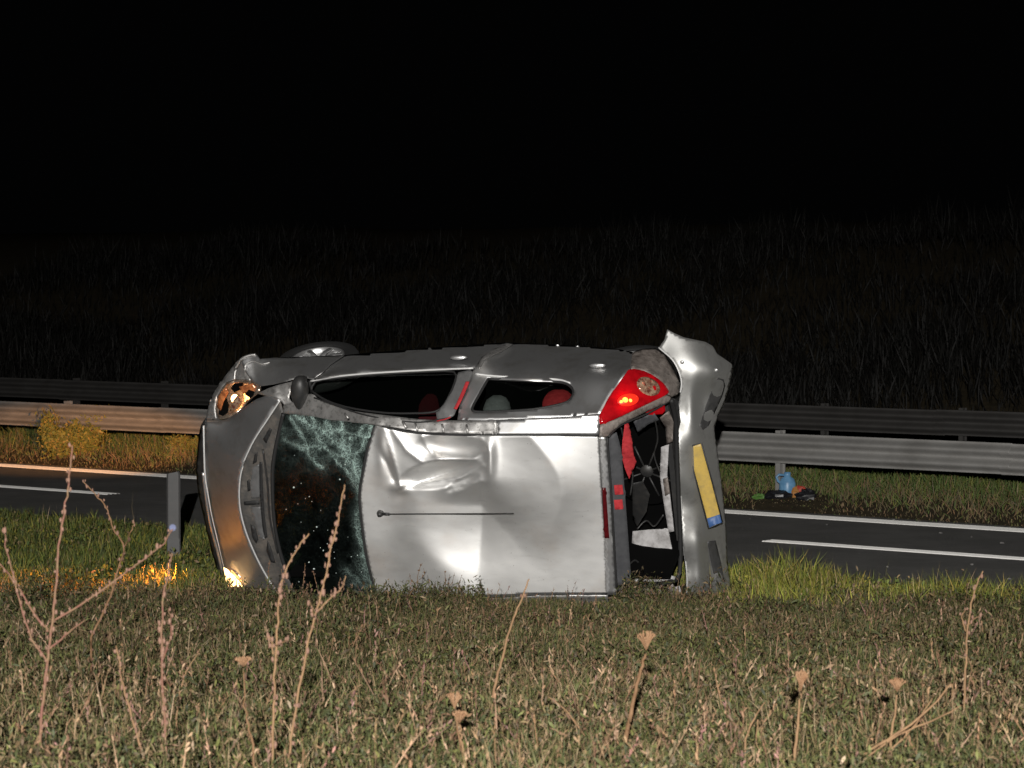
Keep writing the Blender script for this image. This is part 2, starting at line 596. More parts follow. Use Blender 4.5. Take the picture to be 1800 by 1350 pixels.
marking('edge_line', -40, 110, 23.50, 23.82, 4)
sR, sL = s_at(1368, 950), s_at(192, 871)
for a, b in ((sR - 4.5, sR), (sL, sL + 4.5), (sL + 12, sL + 16.5)):
    marking('lane_dash', a, b, 21.19, 21.385, 3)

# ------------------------------------------------------------------ guard rails
WP = [(.0, .31), (.012, .308)] + [(.042 - .040 * math.cos(4 * math.pi * k / 24), .300 - .29 * k / 24) for k in range(25)] + [(.012, .002), (.0, 0)]


def guard_rail(c, s0, s1, top, zb, post_every, post0, m, label, face=-1):
    g = empty('guard_rail', (*rp((s0 + s1) / 2, c), zb))
    tag(g, label, 'guard rail')
    org = np.array([*rp((s0 + s1) / 2, c), zb])
    L = 4.0
    k = 0
    s = s0
    while s < s1:
        V = []; F = []
        lift = random.uniform(-.006, .006)
        for e, ss in enumerate((s - .06, s - .055, s + L / 2, s + L + .055, s + L + .06)):
            for q, (o_, h) in enumerate(WP):
                off = face * o_ + (face * .003 if k % 2 else 0)
                p = rp(ss, c + off)
                V.append(np.array([p[0], p[1], zb + top - .31 + h + lift]) - org)
        n = len(WP)
        for e in range(4):
            for q in range(n - 1):
                F.append((e * n + q, e * n + q + 1, (e + 1) * n + q + 1, (e + 1) * n + q))
        b = mesh('rail_beam', V, F, m, g, smooth=True)
        md = b.modifiers.new('thickness', 'SOLIDIFY'); md.thickness = .004; md.offset = 0
        s += L; k += 1
    s = post0
    pm = None
    while s < s1:
        if s > s0:
            p = rp(s, c + .07 * (-face))
            zg = float(terrain(p[0], p[1]))
            b = MB()
            h0 = zg - .1 - zb; h1 = top + .03
            ang = math.atan2(RD[1], RD[0])
            for (x0, x1, y0, y1) in ((-.03, .03, -.05, -.043), (-.03, .03, .043, .05), (-.004, .004, -.043, .043)):
                b.box((x0, y0, h0), (x1, y1, h1))
            o = b.build('post', m, g, smooth=False)
            o.location = (p[0] - org[0], p[1] - org[1], 0)
            o.rotation_euler = (0, 0, ang)
        s += post_every
    return g


def s_of(px, c):
    u = (px - 900) / FPX
    Yd = c / (RN[0] * u + RN[1])
    return RD[0] * u * Yd + RD[1] * Yd


PSP = (s_of(112, 24.8) - s_of(1366, 24.8)) / 3
guard_rail(24.8, -14, 46, .75, 0.0, PSP, s_of(1366, 24.8) - 4 * PSP, 'zinc', 'near grey steel guard rail along the far edge of the road')
guard_rail(30.25, -14, 58, .76, 0.0, 2.0, s_of(1445, 30.25) - 20, 'dark_zinc', 'far dark guard rail showing above the nearer one')

# ------------------------------------------------------------------ the car
car = empty('crashed_car')
car.matrix_world = Matrix(((EX[0], EY[0], EZ[0], OC[0]), (EX[1], EY[1], EZ[1], OC[1]), (EX[2], EY[2], EZ[2], OC[2]), (0, 0, 0, 1)))
tag(car, 'wrecked silver hatchback lying on its side in the grass, dented roof towards the viewer', 'car')

RF = smooth([(660, 748), (648, 788), (640, 828), (634, 866), (636, 904), (643, 960), (651, 1000), (664, 1046)])      # roof front edge
RR = smooth([(1066, 1043), (1064, 980), (1060, 903), (1056, 840), (1052, 766)])
RT = smooth([(1052, 766), (960, 766), (880, 766), (800, 764), (740, 761), (690, 754), (660, 748)])
RB = smooth([(664, 1046), (700, 1051), (760, 1050), (870, 1047), (950, 1043), (1066, 1043)])


def ell(x, y, cx, cy, rx, ry, rot, d, k=1.5):
    c, s = math.cos(rot), math.sin(rot)
    dx = (x - cx) * c + (y - cy) * s; dy = -(x - cx) * s + (y - cy) * c
    r2 = (dx / rx) ** 2 + (dy / ry) ** 2
    return d * np.clip(1 - r2, 0, 1) ** k


def gau(x, y, cx, cy, rx, ry, d):
    return d * np.exp(-((x - cx) / rx) ** 2 - ((y - cy) / ry) ** 2)


def polydist(x, y, pts):
    P = np.array(pts, float)
    best = np.full(len(x), 1e9)
    for a, b_ in zip(P[:-1], P[1:]):
        d = b_ - a
        t = np.clip(((x - a[0]) * d[0] + (y - a[1]) * d[1]) / (d @ d), 0, 1)
        best = np.minimum(best, np.hypot(x - a[0] - t * d[0], y - a[1] - t * d[1]))
    return best


def sinterp(v, xs_, ys_, sg):
    g = np.arange(600, 1200, 2.0)
    f = np.interp(g, xs_, ys_)
    k = np.exp(-(np.arange(-40, 41, 2.0) / sg) ** 2); k /= k.sum()
    f = np.convolve(np.pad(f, 20, mode='edge'), k, 'valid')
    return np.interp(v, g, f)


def sstep(t):
    t = np.clip(t, 0, 1)
    return t * t * (3 - 2 * t)


def roof_dents(x, y):
    z = 0 * x
    # a wide wedge falls to a crease across the middle and rises gently again towards the tail
    vx = 842 + 5 * np.sin((y - 800) / 60)
    xb = sinterp(y, [700, 870, 930, 970, 1010, 1050, 1100], [738, 738, 730, 752, 796, 826, 838], 16)
    soft = lambda t, w: w * np.log1p(np.exp(np.clip(t / w, -40, 40)))
    drop = .25 / 242 * (soft(x - xb, 9) - soft(x - vx, 7)) * sstep((y - 838) / (52 + 1.1 * np.clip(x - vx, 0, None)))
    z = z - drop * np.where(x > vx, np.exp(-np.clip(x - vx, 0, None) / 105), 1)
    # upper middle: a gentle rise to a soft edge, then down to the tail
    xr = sinterp(y, [700, 760, 800, 838, 870, 905, 960, 1050], [880, 925, 960, 984, 988, 978, 955, 930], 16)
    d2 = x - xr
    am = sstep((1010 - y) / 190)
    z = z + .046 * am * np.where(d2 < 0, np.exp(np.clip(d2, -400, 0) / 75), np.exp(-np.sqrt(d2 * d2 + 60) / 48 + .16))
    z = z + ell(x, y, 792, 786, 66, 24, .05, -.042, 1.15)             # bowl under the rail
    z = z + ell(x, y, 776, 833, 76, 25, -.17, -.052, 1.0)             # second bowl
    z = z + ell(x, y, 814, 849, 34, 10, -.45, -.024, 1.0)
    z = z + gau(x, y, 862, 800, 10, 44, .032)                         # ridge right of the bowls
    z = z + gau(x, y, 706, 858, 14, 9, .030) + gau(x, y, 688, 905, 46, 70, -.030)
    z = z + gau(x, y, 702, 800, 34, 46, .020) + gau(x, y, 672, 775, 9, 50, .018)
    z = z + gau(x, y, 905, 820, 34, 80, -.008)
    z = z - .03 * np.exp(-(np.abs((x - 700) * .34 + (y - 862) * .94) / 7)) * sstep((x - 690) / 20) * sstep((840 - x) / 60)   # sharp fold under the bowls
    z = z - .02 * np.exp(-(np.abs((x - 700) * .9 - (y - 860) * .42) / 6)) * sstep((y - 780) / 30) * sstep((862 - y) / 20)
    z = z + gau(x, y, 690, 1000, 46, 60, -.020)
    for ln, hgt_, wd_ in (([(690, 756), (716, 792), (742, 812), (776, 806)], .016, 6), ([(676, 752), (690, 800), (704, 852)], .012, 5), ([(742, 766), (752, 786), (770, 806), (830, 808), (856, 792)], .016, 5), ([(720, 852), (770, 846), (812, 838), (848, 818)], .018, 5),
                          ([(800, 862), (812, 852), (848, 846)], .012, 4), ([(846, 770), (862, 790), (862, 834)], .012, 5)):
        z = z + hgt_ * np.exp(-polydist(x, y, ln) / wd_)
    z = z + .0012 * fnoise(x, y, .035, 3) + .0003 * fnoise(x, y, .12, 8)
    return z


panel('roof', RT[:-1] + RF[:-1] + RB[:-1] + RR[:-1],
      [(660, 748, 1.345), (634, 866, 1.425), (636, 904, 1.44), (651, 1000, 1.45), (664, 1046, 1.44), (1052, 766, 1.265), (1060, 903, 1.295), (1066, 1043, 1.33),
       (860, 766, 1.36), (860, 1047, 1.455), (860, 905, 1.445), (760, 905, 1.455), (960, 905, 1.40), (760, 764, 1.36), (960, 766, 1.335), (760, 1050, 1.46), (960, 1043, 1.415), (860, 830, 1.42), (860, 980, 1.46)],
      'roof_paint_lit', car, res=3.5, disp=roof_dents, thick=.008)
strip('roof_seam', [(672, 750, 1.362), (700, 756, 1.365), (740, 761.5, 1.368), (800, 764, 1.37), (880, 765.5, 1.366), (960, 765.5, 1.343), (1054, 766, 1.275)], .009, 'rubber', car)
strip('roof_seam', [(664, 1047, 1.457), (700, 1052.5, 1.462), (760, 1051.5, 1.463), (870, 1048.5, 1.457), (950, 1044.5, 1.42), (1068, 1044.5, 1.338)], .012, 'rubber', car)

# roof rail and A-pillar on the upper side
RZ = [(498, 713, .95), (498, 727, .97), (546, 692, 1.0), (545, 733, 1.08), (620, 722, 1.2), (640, 744, 1.30), (690, 751, 1.362), (740, 737, 1.29), (740, 759, 1.365), (850, 739, 1.30), (850, 764, 1.365), (1000, 732, 1.25), (1000, 765, 1.307), (1054, 728, 1.215), (1053, 765, 1.267)]
panel('roof_rail', smooth([(498, 713), (520, 704), (546, 692), (560, 702), (580, 711), (620, 722), (680, 730), (740, 737), (795, 739), (850, 739), (872, 738.5)], 4)
      + [np.array(p, float) for p in ((874, 764), (800, 762), (740, 759), (690, 751), (640, 744), (580, 740), (545, 733), (520, 728), (498, 727))], RZ, 'scraped_paint', car, res=5, rough=.006)
panel('roof_rail', smooth([(872, 738.5), (920, 736), (1000, 732), (1054, 728)], 4) + [np.array(p, float) for p in ((1053, 765), (960, 764), (880, 764), (874, 764))], RZ, 'silver_paint', car, res=6, rough=.0008)
strip('rail_gap_shade', [(552, 699, 1.05), (600, 716, 1.18), (640, 729, 1.27), (690, 738, 1.31), (740, 742, 1.325), (792, 734, 1.31)], .006, 'rubber', car)  # dark strip put in for the shade of the gap along the rail
for k, (a, b_) in enumerate((((612, 735), (606, 727)), ((714, 752), (708, 741)), ((734, 757), (730, 744)), ((780, 760), (777, 745)), ((822, 762), (820, 746)))):
    strip('bent_clip', [(a[0], a[1], 1.40), (b_[0], b_[1], 1.36)], .008 + .003 * (k == 1), 'scraped_paint', car)
panel('roof_rail', [(690, 1053), (760, 1053), (870, 1051), (950, 1047), (1068, 1047), (1072, 1064), (960, 1070), (870, 1072), (760, 1068), (700, 1062)],
      [(690, 1053, 1.45), (870, 1051, 1.445), (1068, 1047, 1.355), (1072, 1064, 1.29), (870, 1072, 1.36), (700, 1062, 1.39)], 'scraped_paint', car, res=5, rough=.006)['label'] = 'scuffed roof rail resting on the ground'

# windscreen
WB = smooth([(498, 727), (491, 758), (483, 796), (479, 830), (480, 880), (484, 928), (494, 976), (506, 1014), (522, 1046)])
ws_poly = WB + [np.array((600, 1050))] + RF[::-1] + [np.array(p) for p in ((620, 742), (580, 738), (545, 731))]


CR = [[(512, 735), (530, 765), (545, 800), (566, 822)], [(520, 730), (552, 758), (580, 800), (606, 822), (632, 868)], [(545, 733), (575, 765), (602, 790), (634, 850)], [(572, 740), (590, 775), (620, 800), (636, 838)],
      [(600, 742), (604, 775), (618, 815), (630, 860)], [(640, 748), (620, 772), (612, 800), (626, 838)], [(652, 752), (632, 790), (618, 806), (590, 800), (560, 786), (520, 780)], [(500, 770), (530, 790), (560, 786)], [(540, 750), (570, 752), (610, 762), (650, 766)],
      [(632, 868), (636, 905), (644, 960), (652, 1000), (662, 1040)], [(626, 900), (632, 950), (640, 1000), (648, 1040)], [(606, 1000), (622, 1015), (640, 1030)]]


def crackw(x, y):
    xx = x + 4 * fnoise(x, y, .12, 2); yy = y + 4 * fnoise(x, y, .13, 7)
    a = .55 * np.exp(-(((x - 600) / 75) ** 2 + ((y - 778) / 40) ** 2)) + .5 * np.exp(-(((x - 530) / 36) ** 2 + ((y - 755) / 32) ** 2))
    edge = np.interp(y, [740, 830, 866, 904, 960, 1000, 1046], [655, 640, 634, 636, 643, 651, 664])
    a = a + np.exp(-((edge - x) / 9) ** 2) * .45 + np.exp(-(((x - 632) / 20) ** 2 + ((y - 1015) / 40) ** 2)) * .7
    a = a * (.55 + .6 * fnoise(x, y, .11, 11)) 
    for i, l in enumerate(CR):
        a = a + (1.4 if i < 9 else .5) * np.exp(-(polydist(xx, yy, l) / 2.4) ** 2) + .20 * np.exp(-(polydist(xx, yy, l) / 9) ** 2)
    return np.clip(a + .03, 0, 1.6)


panel('windscreen', ws_poly,
      [(498, 727, .965), (480, 860, .985), (484, 928, .98), (522, 1046, .95), (545, 731, 1.08), (580, 738, 1.17), (658, 748, 1.335), (636, 830, 1.405), (632, 880, 1.425), (643, 960, 1.445), (664, 1046, 1.45), (560, 880, 1.21), (600, 1050, 1.23)],
      'cracked_glass', car, res=3.2, rough=.006, thick=0, attrs={'crack': crackw})
strip('windscreen_seal', [(x - 2, y, z) for (x, y), z in zip([(660, 750), (648, 788), (640, 828), (634, 866), (636, 904), (643, 960), (651, 1000), (664, 1046)], [1.345, 1.385, 1.412, 1.428, 1.44, 1.455, 1.46, 1.457])], .010, 'rubber', car)
strip('windscreen_seal', [(498, 727, .965), (491, 758, .97), (483, 796, .98), (479, 830, .985), (480, 880, .985), (484, 928, .98), (494, 976, .97), (508, 1016, .955)], .016, 'rubber', car)

gc = MB()
rg = random.Random(5)
for k in range(46):
    px_ = rg.uniform(500, 640); py_ = rg.uniform(800, 1030)
    if px_ > np.interp(py_, [740, 830, 866, 904, 960, 1000, 1046], [655, 640, 634, 636, 643, 651, 664]) - 6 or px_ < np.interp(py_, [760, 830, 880, 928, 976, 1040], [495, 484, 485, 490, 500, 525]): continue
    r_ = rg.choice((.003, .004, .004, .007))
    gc.blob(loc(px_, py_, .99 + (px_ - 480) / 155 * .42 * .97 + .015), (r_, r_, r_), 5, 3, lump=.6, seed=k)
gco = gc.build('glass_crumbs', 'crumb', car, smooth=False); gco['kind'] = 'stuff'

# bonnet, scuttle
HF = smooth([(360, 742), (360, 770), (361, 800), (362, 836), (367, 870), (373, 906), (382, 944), (390, 980), (397, 1010), (406, 1052)])
HR = smooth([(492, 703), (481, 720), (473, 733), (458, 754), (442, 782), (430, 806), (424, 830), (421, 858), (421, 884), (424, 904), (432, 934), (442, 960), (454, 986), (466, 1008), (486, 1040)])
HT = [np.array(p, float) for p in ((480, 698), (466, 696), (450, 702), (432, 714), (416, 727), (398, 737), (382, 742))]
HB = [np.array(p, float) for p in ((470, 1052), (440, 1056))]
panel('bonnet', HF + HB + HR[::-1] + HT,
      [(360, 742, .68), (361, 800, .72), (364, 850, .73), (373, 906, .72), (390, 980, .69), (406, 1052, .64), (492, 703, .93), (458, 754, .95), (424, 830, .965), (421, 884, .965), (442, 960, .95), (486, 1040, .9), (395, 850, .875), (400, 790, .86), (412, 940, .865), (432, 714, .79), (398, 737, .71), (440, 1056, .78)],
      'silver_paint', car, res=6, rough=.0015)
strip('bonnet_edge', [(p[0], p[1], z) for p, z in zip([(492, 704), (473, 733), (442, 782), (424, 830), (421, 884), (432, 934), (454, 986), (480, 1032)], [.935, .95, .962, .97, .97, .962, .945, .912])], .0065, 'bright_edge', car)
strip('bonnet_trim', [(358, 748, .675), (359, 800, .705), (361, 840, .715), (367, 876, .71), (374, 912, .70), (386, 962, .68), (397, 1008, .65)], .008, 'bright_edge', car)
strip('grille_trim', [(357, 830, .66), (362, 872, .66), (370, 920, .65), (382, 966, .63), (392, 1010, .6)], .014, 'silver_paint', car)
panel('scuttle', HR + [np.array((522, 1046))] + WB[::-1],
      [(492, 703, .91), (458, 754, .925), (421, 870, .935), (442, 960, .925), (486, 1040, .89), (498, 727, .955), (480, 860, .975), (494, 976, .962), (522, 1046, .94), (450, 870, .93)],
      'cowl_plastic', car, res=6, rough=.003)
for pl_ in ([(456, 812), (461, 812), (462, 860), (465, 905), (470, 945), (464, 946), (459, 905), (456, 860)], [(428, 882), (444, 880), (456, 881), (456, 887), (442, 888), (429, 888)], [(440, 922), (448, 926), (454, 948), (450, 956), (443, 944)],
            [(447, 800), (453, 794), (451, 812), (444, 816)], [(434, 846), (438, 842), (440, 862), (435, 864)], [(470, 950), (476, 962), (484, 990), (476, 988), (468, 968)], [(462, 772), (474, 752), (478, 756), (468, 780)]):
    panel('scuttle_gap', pl_, [(p_[0], p_[1], .958 + .0002 * i) for i, p_ in enumerate(pl_)], 'rubber', car, res=5, thick=.004)  # dark sheets laid on the scuttle for the shade in its gaps
panel('scuttle_grille', [(444, 822), (455, 816), (456, 874), (442, 876), (440, 850)], [(444, 822, .962), (455, 816, .968), (456, 874, .972), (442, 876, .964), (440, 850, .962)], 'window_frame_grey', car, res=4, rough=.004)
panel('scuttle_grille', [(440, 892), (457, 891), (461, 930), (466, 948), (456, 946), (450, 924)], [(440, 892, .962), (457, 891, .97), (466, 948, .962), (456, 946, .958)], 'window_frame_grey', car, res=4, rough=.004)
strip('wiper_arm', [(462, 790, .985), (470, 850, .995), (474, 910, .995), (488, 972, .985)], .008, 'black_plastic', car)

# front end
panel('front_bumper', smooth([(361, 735), (352, 752), (347, 790), (345, 830), (349, 870), (357, 905), (367, 950), (378, 990), (390, 1030), (400, 1060)]) + [np.array(p, float) for p in ((412, 1052), (397, 1000), (384, 945), (374, 900), (368, 865), (364, 820), (364, 770))],
      [(352, 752, .50), (345, 830, .52), (357, 905, .50), (378, 990, .46), (364, 820, .64), (374, 900, .63), (397, 1000, .58), (364, 770, .62), (400, 1060, .42)], 'black_plastic', car, res=7, rough=.006)
hl = [(379, 718), (382, 698), (396, 678), (414, 670), (442, 670), (455, 679), (452, 691), (432, 708), (416, 724), (398, 734), (384, 735)]


def headlamp(outline, zc, hot):
    h = panel('headlight', smooth(outline + [outline[0]], 3)[:-1], zc, 'reflector', car, res=4, rough=.012, thick=.02)
    return h


h1 = headlamp(hl, [(379, 718, .58), (396, 678, .60), (414, 670, .62), (455, 679, .74), (452, 691, .76), (416, 724, .69), (384, 735, .65), (415, 700, .56), (400, 705, .54)], False)
h1['label'] = 'smashed headlight with glowing bulb'
for nm, m_, poly, z in (('lens_shard', 'amber_lens', [(381, 716), (384, 696), (397, 680), (401, 690), (392, 708), (388, 722)], .66),
                        ('lens_shard', 'amber_lens', [(420, 680), (444, 674), (453, 683), (440, 690), (428, 692)], .72),
                        ('lens_shard', 'clear_lens', [(404, 722), (410, 703), (418, 694), (424, 706), (414, 720)], .70),
                        ('housing_gap', 'interior_black', [(384, 728), (388, 706), (398, 700), (402, 712), (400, 726), (392, 731)], .64),  # black sheets put in for the shade of holes in the lamp
                        ('housing_gap', 'interior_black', [(405, 682), (412, 674), (428, 673), (424, 684), (412, 690)], .68),
                        ('housing_gap', 'interior_black', [(430, 693), (437, 685), (450, 690), (441, 700)], .735)):
    panel(nm, poly, [(p[0], p[1], z + .003 * i) for i, p in enumerate(poly)], m_, h1, res=5, thick=.004)
b = MB(); b.blob(loc(413, 701, .66), (.03, .035, .03), 12, 8); b.build('bulb', 'headlight_bulb', h1)
h2 = headlamp([(394, 1002), (404, 1000), (420, 1012), (436, 1034), (446, 1056), (430, 1072), (406, 1066), (398, 1030)], [(394, 1002, .70), (404, 1000, .74), (436, 1034, .77), (446, 1056, .76), (430, 1072, .66), (398, 1030, .68), (412, 1035, .72)], True)
h2['label'] = 'lit headlight against the ground'
hp = [(393, 998), (399, 1001), (411, 1012), (422, 1024), (432, 1042), (436, 1060), (424, 1068), (408, 1064), (400, 1036)]
panel('lamp_lens', hp, [(p_[0], p_[1], .775 + .0004 * (p_[0] - 393)) for p_ in hp] + [(412, 1036, .80)], 'headlight_hot', h2, res=4, thick=.006)


def lamp(name, pos, energy, color, parent, size=.03):
    l = bpy.data.lights.new(name, 'POINT')
    l.energy = energy; l.color = color; l.shadow_soft_size = size
    o = bpy.data.objects.new(name, l)
    o.location = pos
    COL.objects.link(o)
    o.parent = parent
    return o




def beam(pos, tgt, energy, ang, blend, parent, color=(1.0, .40, .10), sq=1.0):
    bl = bpy.data.lights.new('headlight_beam', 'SPOT')
    bl.energy = energy; bl.color = color; bl.spot_size = math.radians(ang); bl.spot_blend = blend; bl.shadow_soft_size = .05
    bo = bpy.data.objects.new('headlight_beam', bl); COL.objects.link(bo)
    q = Vector(np.array(tgt) - np.array(pos)).to_track_quat('-Z', 'Y')
    bo.parent = parent
    bo.matrix_basis = car.matrix_world.inverted() @ Matrix.LocRotScale(Vector(pos), q, Vector((1, sq, 1)))


p1 = toworld(loc(392, 690, .60)) + np.array([-.12, .06, 0])
d1 = np.array([*rp(s_of(110, 24.8), 24.8), 0]) - p1; d1[2] = 0; d1 /= np.linalg.norm(d1)
beam(p1, p1 + d1 + np.array([0, 0, -math.tan(math.radians(4.9))]), 13000, 17, .55, h1, (1.0, .42, .12), .28)
p2 = toworld(loc(392, 1020, .74)) + np.array([-.12, -.10, .22])
beam(p2, p2 + np.array([-1.0, -.22, -.13]), 360, 88, .7, h2, (1.0, .29, .055))

# front wing, upper side
panel('front_wing', [(442, 669), (432, 655), (426, 642), (424, 630), (436, 626), (450, 622), (457, 631), (478, 629), (530, 627), (580, 625), (606, 624), (582, 640), (567, 655), (549, 667), (530, 662), (505, 670), (480, 676), (456, 679)],
      [(424, 630, .58), (450, 622, .56), (442, 669, .70), (456, 679, .76), (478, 629, .6), (530, 627, .55), (606, 624, .52), (567, 655, .88), (530, 662, .88), (480, 676, .82), (549, 667, .92), (500, 648, .76)], 'silver_paint', car, res=4, rough=.008, thick=.003)
strip('crumpled_edge', [(412, 668, .63), (414, 650, .6), (422, 634, .59), (434, 626, .58), (449, 623, .57)], .010, 'scraped_paint', car)
strip('crumpled_edge', [(430, 652, .66), (433, 640, .64), (446, 635, .63), (460, 640, .65), (474, 637, .64)], .007, 'scraped_paint', car)
panel('nose_panel', [(362, 736), (366, 712), (374, 692), (388, 670), (404, 650), (418, 634), (428, 634), (432, 655), (440, 669), (414, 668), (395, 676), (380, 697), (377, 718), (380, 737)],
      [(362, 736, .55), (374, 692, .50), (404, 650, .48), (428, 634, .56), (440, 669, .66), (395, 676, .56), (380, 737, .62)], 'scraped_paint', car, res=4, rough=.016)
panel('wing_edge', [(452, 692), (470, 683), (490, 676), (508, 672), (520, 668), (512, 682), (508, 700), (522, 718), (500, 713), (492, 703), (478, 697), (464, 695)],
      [(452, 692, .78), (490, 676, .86), (520, 668, .90), (508, 700, .93), (500, 713, .95), (478, 697, .90)], 'scraped_paint', car, res=4, rough=.012)

# front door (upper side) and its window
BELT = smooth([(546, 669), (590, 661), (640, 656), (700, 652), (760, 649), (834, 646)])
OUTL = smooth([(896, 602), (860, 604), (820, 607), (760, 611), (700, 616), (640, 621), (606, 624)])
door = panel('door', BELT + [np.array(p, float) for p in ((838, 640), (848, 627), (868, 614))] + OUTL + [np.array(p, float) for p in ((584, 640), (568, 655))],
             [(546, 669, .92), (640, 656, .93), (760, 649, .94), (834, 646, .94), (606, 624, .34), (700, 616, .32), (820, 607, .32), (896, 602, .32), (640, 645, .86), (760, 637, .86), (640, 634, .68), (760, 624, .66), (568, 655, .86), (860, 616, .58)],
             'silver_paint', car, res=6, rough=.0, thick=.002)
strip('belt_moulding', [(546, 670, .93), (590, 662, .94), (640, 657, .945), (700, 653, .95), (760, 650, .955), (832, 647, .955)], .008, 'bright_edge', door)
b = MB(); b.blob(loc(806, 628, .80), (.07, .022, .025), 14, 8); b.build('door_handle', 'silver_paint', door)
panel('door_edge', [(838, 643), (846, 628), (866, 614), (898, 602), (902, 604), (884, 616), (862, 626), (850, 632), (843, 648)],
      [(838, 643, .97), (866, 614, .68), (898, 602, .40), (884, 616, .66), (850, 632, .93)], 'scraped_paint', door, res=4, thick=.006)
WIN = smooth([(547, 686), (570, 702), (610, 716), (680, 726), (740, 726), (766, 723), (780, 712), (792, 690), (806, 654)], 4) + smooth([(806, 654), (760, 653), (700, 656), (640, 660), (590, 665), (547, 672)], 4)[1:]
zwin = [(547, 686, .97), (610, 716, 1.17), (680, 726, 1.26), (766, 723, 1.28), (806, 654, .95), (700, 656, .94), (590, 665, .93), (547, 672, .93), (700, 690, 1.1)]
panel('window_pane', WIN, zwin, 'side_glass', door, res=12, thick=0)
zf = rbf(zwin)
strip('window_seal', [(p[0], p[1], float(zf([p[0]], [p[1]])[0]) + .004) for p in WIN[::3]] + [(WIN[0][0], WIN[0][1], .974)], .008, 'rubber', door, steps=2)
panel('pillar', [(806, 654), (826, 650), (832, 654), (818, 684), (806, 712), (798, 730), (785, 738), (768, 736), (766, 724), (780, 712), (792, 690)],
      [(806, 654, .95), (832, 654, .96), (818, 684, 1.1), (798, 730, 1.29), (768, 736, 1.31), (780, 712, 1.25), (792, 690, 1.13)], 'window_frame_grey', car, res=5)
strip('seat_belt', [(822, 671, 1.08), (815, 688, 1.16), (807, 706, 1.24), (800, 719, 1.29)], .016, 'seat_red', car, flat=.3)
strip('seat_belt', [(768, 740, 1.335), (782, 737, 1.335), (792, 733, 1.32)], .008, 'seat_red', car, flat=.5)

# mirror
mir = MB()
pm = loc(527, 690, 1.02)
mir.blob(pm, (.070, .135, .07), 16, 12, 2.3)
mir.v = [(v[0] + (v[1] - pm[1]) * .10, v[1], v[2]) if v[1] < pm[1] else (pm[0] + (v[0] - pm[0]) * (1 - .55 * min(1, (v[1] - pm[1]) / .135)) + (v[1] - pm[1]) * .15, v[1], v[2]) for v in mir.v]
mir.tube([loc(532, 662, .95), loc(530, 680, 1.0)], [.035, .05], 8)
mo = mir.build('door_mirror', 'black_plastic', door)

# rear quarter with window and filler cap
QW = smooth([(858, 666), (900, 668), (940, 670), (985, 672), (1001, 678), (1008, 688), (1004, 700), (990, 709), (940, 719), (880, 723), (842, 724), (830, 719), (840, 698), (858, 666)], 4)[:-1]
quarter = panel('quarter_panel', [(832, 650), (838, 640), (850, 627), (872, 614), (902, 603), (960, 605), (1030, 609), (1090, 614), (1113, 619), (1110, 648), (1104, 650), (1088, 673), (1071, 697), (1055, 727), (1000, 732), (920, 736), (850, 739), (804, 738), (808, 712), (820, 684)],
      [(832, 650, .95), (850, 627, .84), (902, 603, .34), (1030, 609, .36), (1113, 619, .48), (1104, 650, .95), (1088, 673, 1.06), (1055, 727, 1.27), (920, 736, 1.315), (804, 738, 1.31), (820, 684, 1.1), (858, 666, 1.0), (985, 672, 1.0), (1008, 688, 1.08), (940, 719, 1.25), (842, 724, 1.26), (930, 642, .88), (1030, 652, .92), (930, 621, .64), (1040, 630, .70)],
      'silver_paint', car, holes=[QW], res=5, rough=.0, thick=.002)
zq = [(858, 666, 1.0), (940, 670, 1.0), (1001, 678, 1.03), (1004, 700, 1.13), (940, 719, 1.25), (842, 724, 1.26), (830, 719, 1.24)]
zqf = rbf(zq)
panel('window_pane', QW, [(a, b_, c - .012) for a, b_, c in zq], 'side_glass', quarter, res=14, thick=0)
strip('window_seal', [(p[0], p[1], float(zqf([p[0]], [p[1]])[0])) for p in QW[::2]] + [(QW[0][0], QW[0][1], 1.0)], .010, 'rubber', quarter, steps=2)
strip('belt_moulding', [(836, 657, .985), (870, 661, .985), (930, 664, .98), (980, 667, .985), (1002, 673, 1.01)], .008, 'bright_edge', quarter)
b = MB(); b.blob(loc(1050, 642, .885), (.065, .02, .02), 14, 8); b.build('filler_flap', 'silver_paint', quarter)

# tail light
TL = smooth([(1055, 746), (1054, 731), (1071, 697), (1089, 672), (1105, 650), (1132, 652), (1160, 668), (1174, 684), (1172, 693), (1140, 709), (1080, 737), (1055, 746)], 3)[:-1]
ztl = [(1055, 746, 1.30), (1054, 731, 1.27), (1089, 672, 1.06), (1105, 650, .95), (1132, 652, .88), (1174, 684, .86), (1172, 693, .90), (1140, 709, 1.04), (1080, 737, 1.24), (1115, 690, 1.06)]
ztf = rbf(ztl)
tl = panel('tail_light', TL, ztl, 'red_lens', car, res=5, thick=.015)
tl['label'] = 'red tail light with a bulb alight'


def on_tail(px, py, dz=.0): return loc(px, py, float(ztf([px], [py])[0]) + dz)


def tail_patch(name, cx, cy, rx, ry, rot, m, dz):
    pl = [(cx + rx * math.cos(a) * math.cos(rot) - ry * math.sin(a) * math.sin(rot), cy + rx * math.cos(a) * math.sin(rot) + ry * math.sin(a) * math.cos(rot)) for a in np.linspace(0, 2 * math.pi, 20)[:-1]]
    return panel(name, pl, [(p[0], p[1], float(ztf([p[0]], [p[1]])[0]) + dz) for p in pl] + [(cx, cy, float(ztf([cx], [cy])[0]) + dz + .012)], m, tl, res=4, thick=.003)


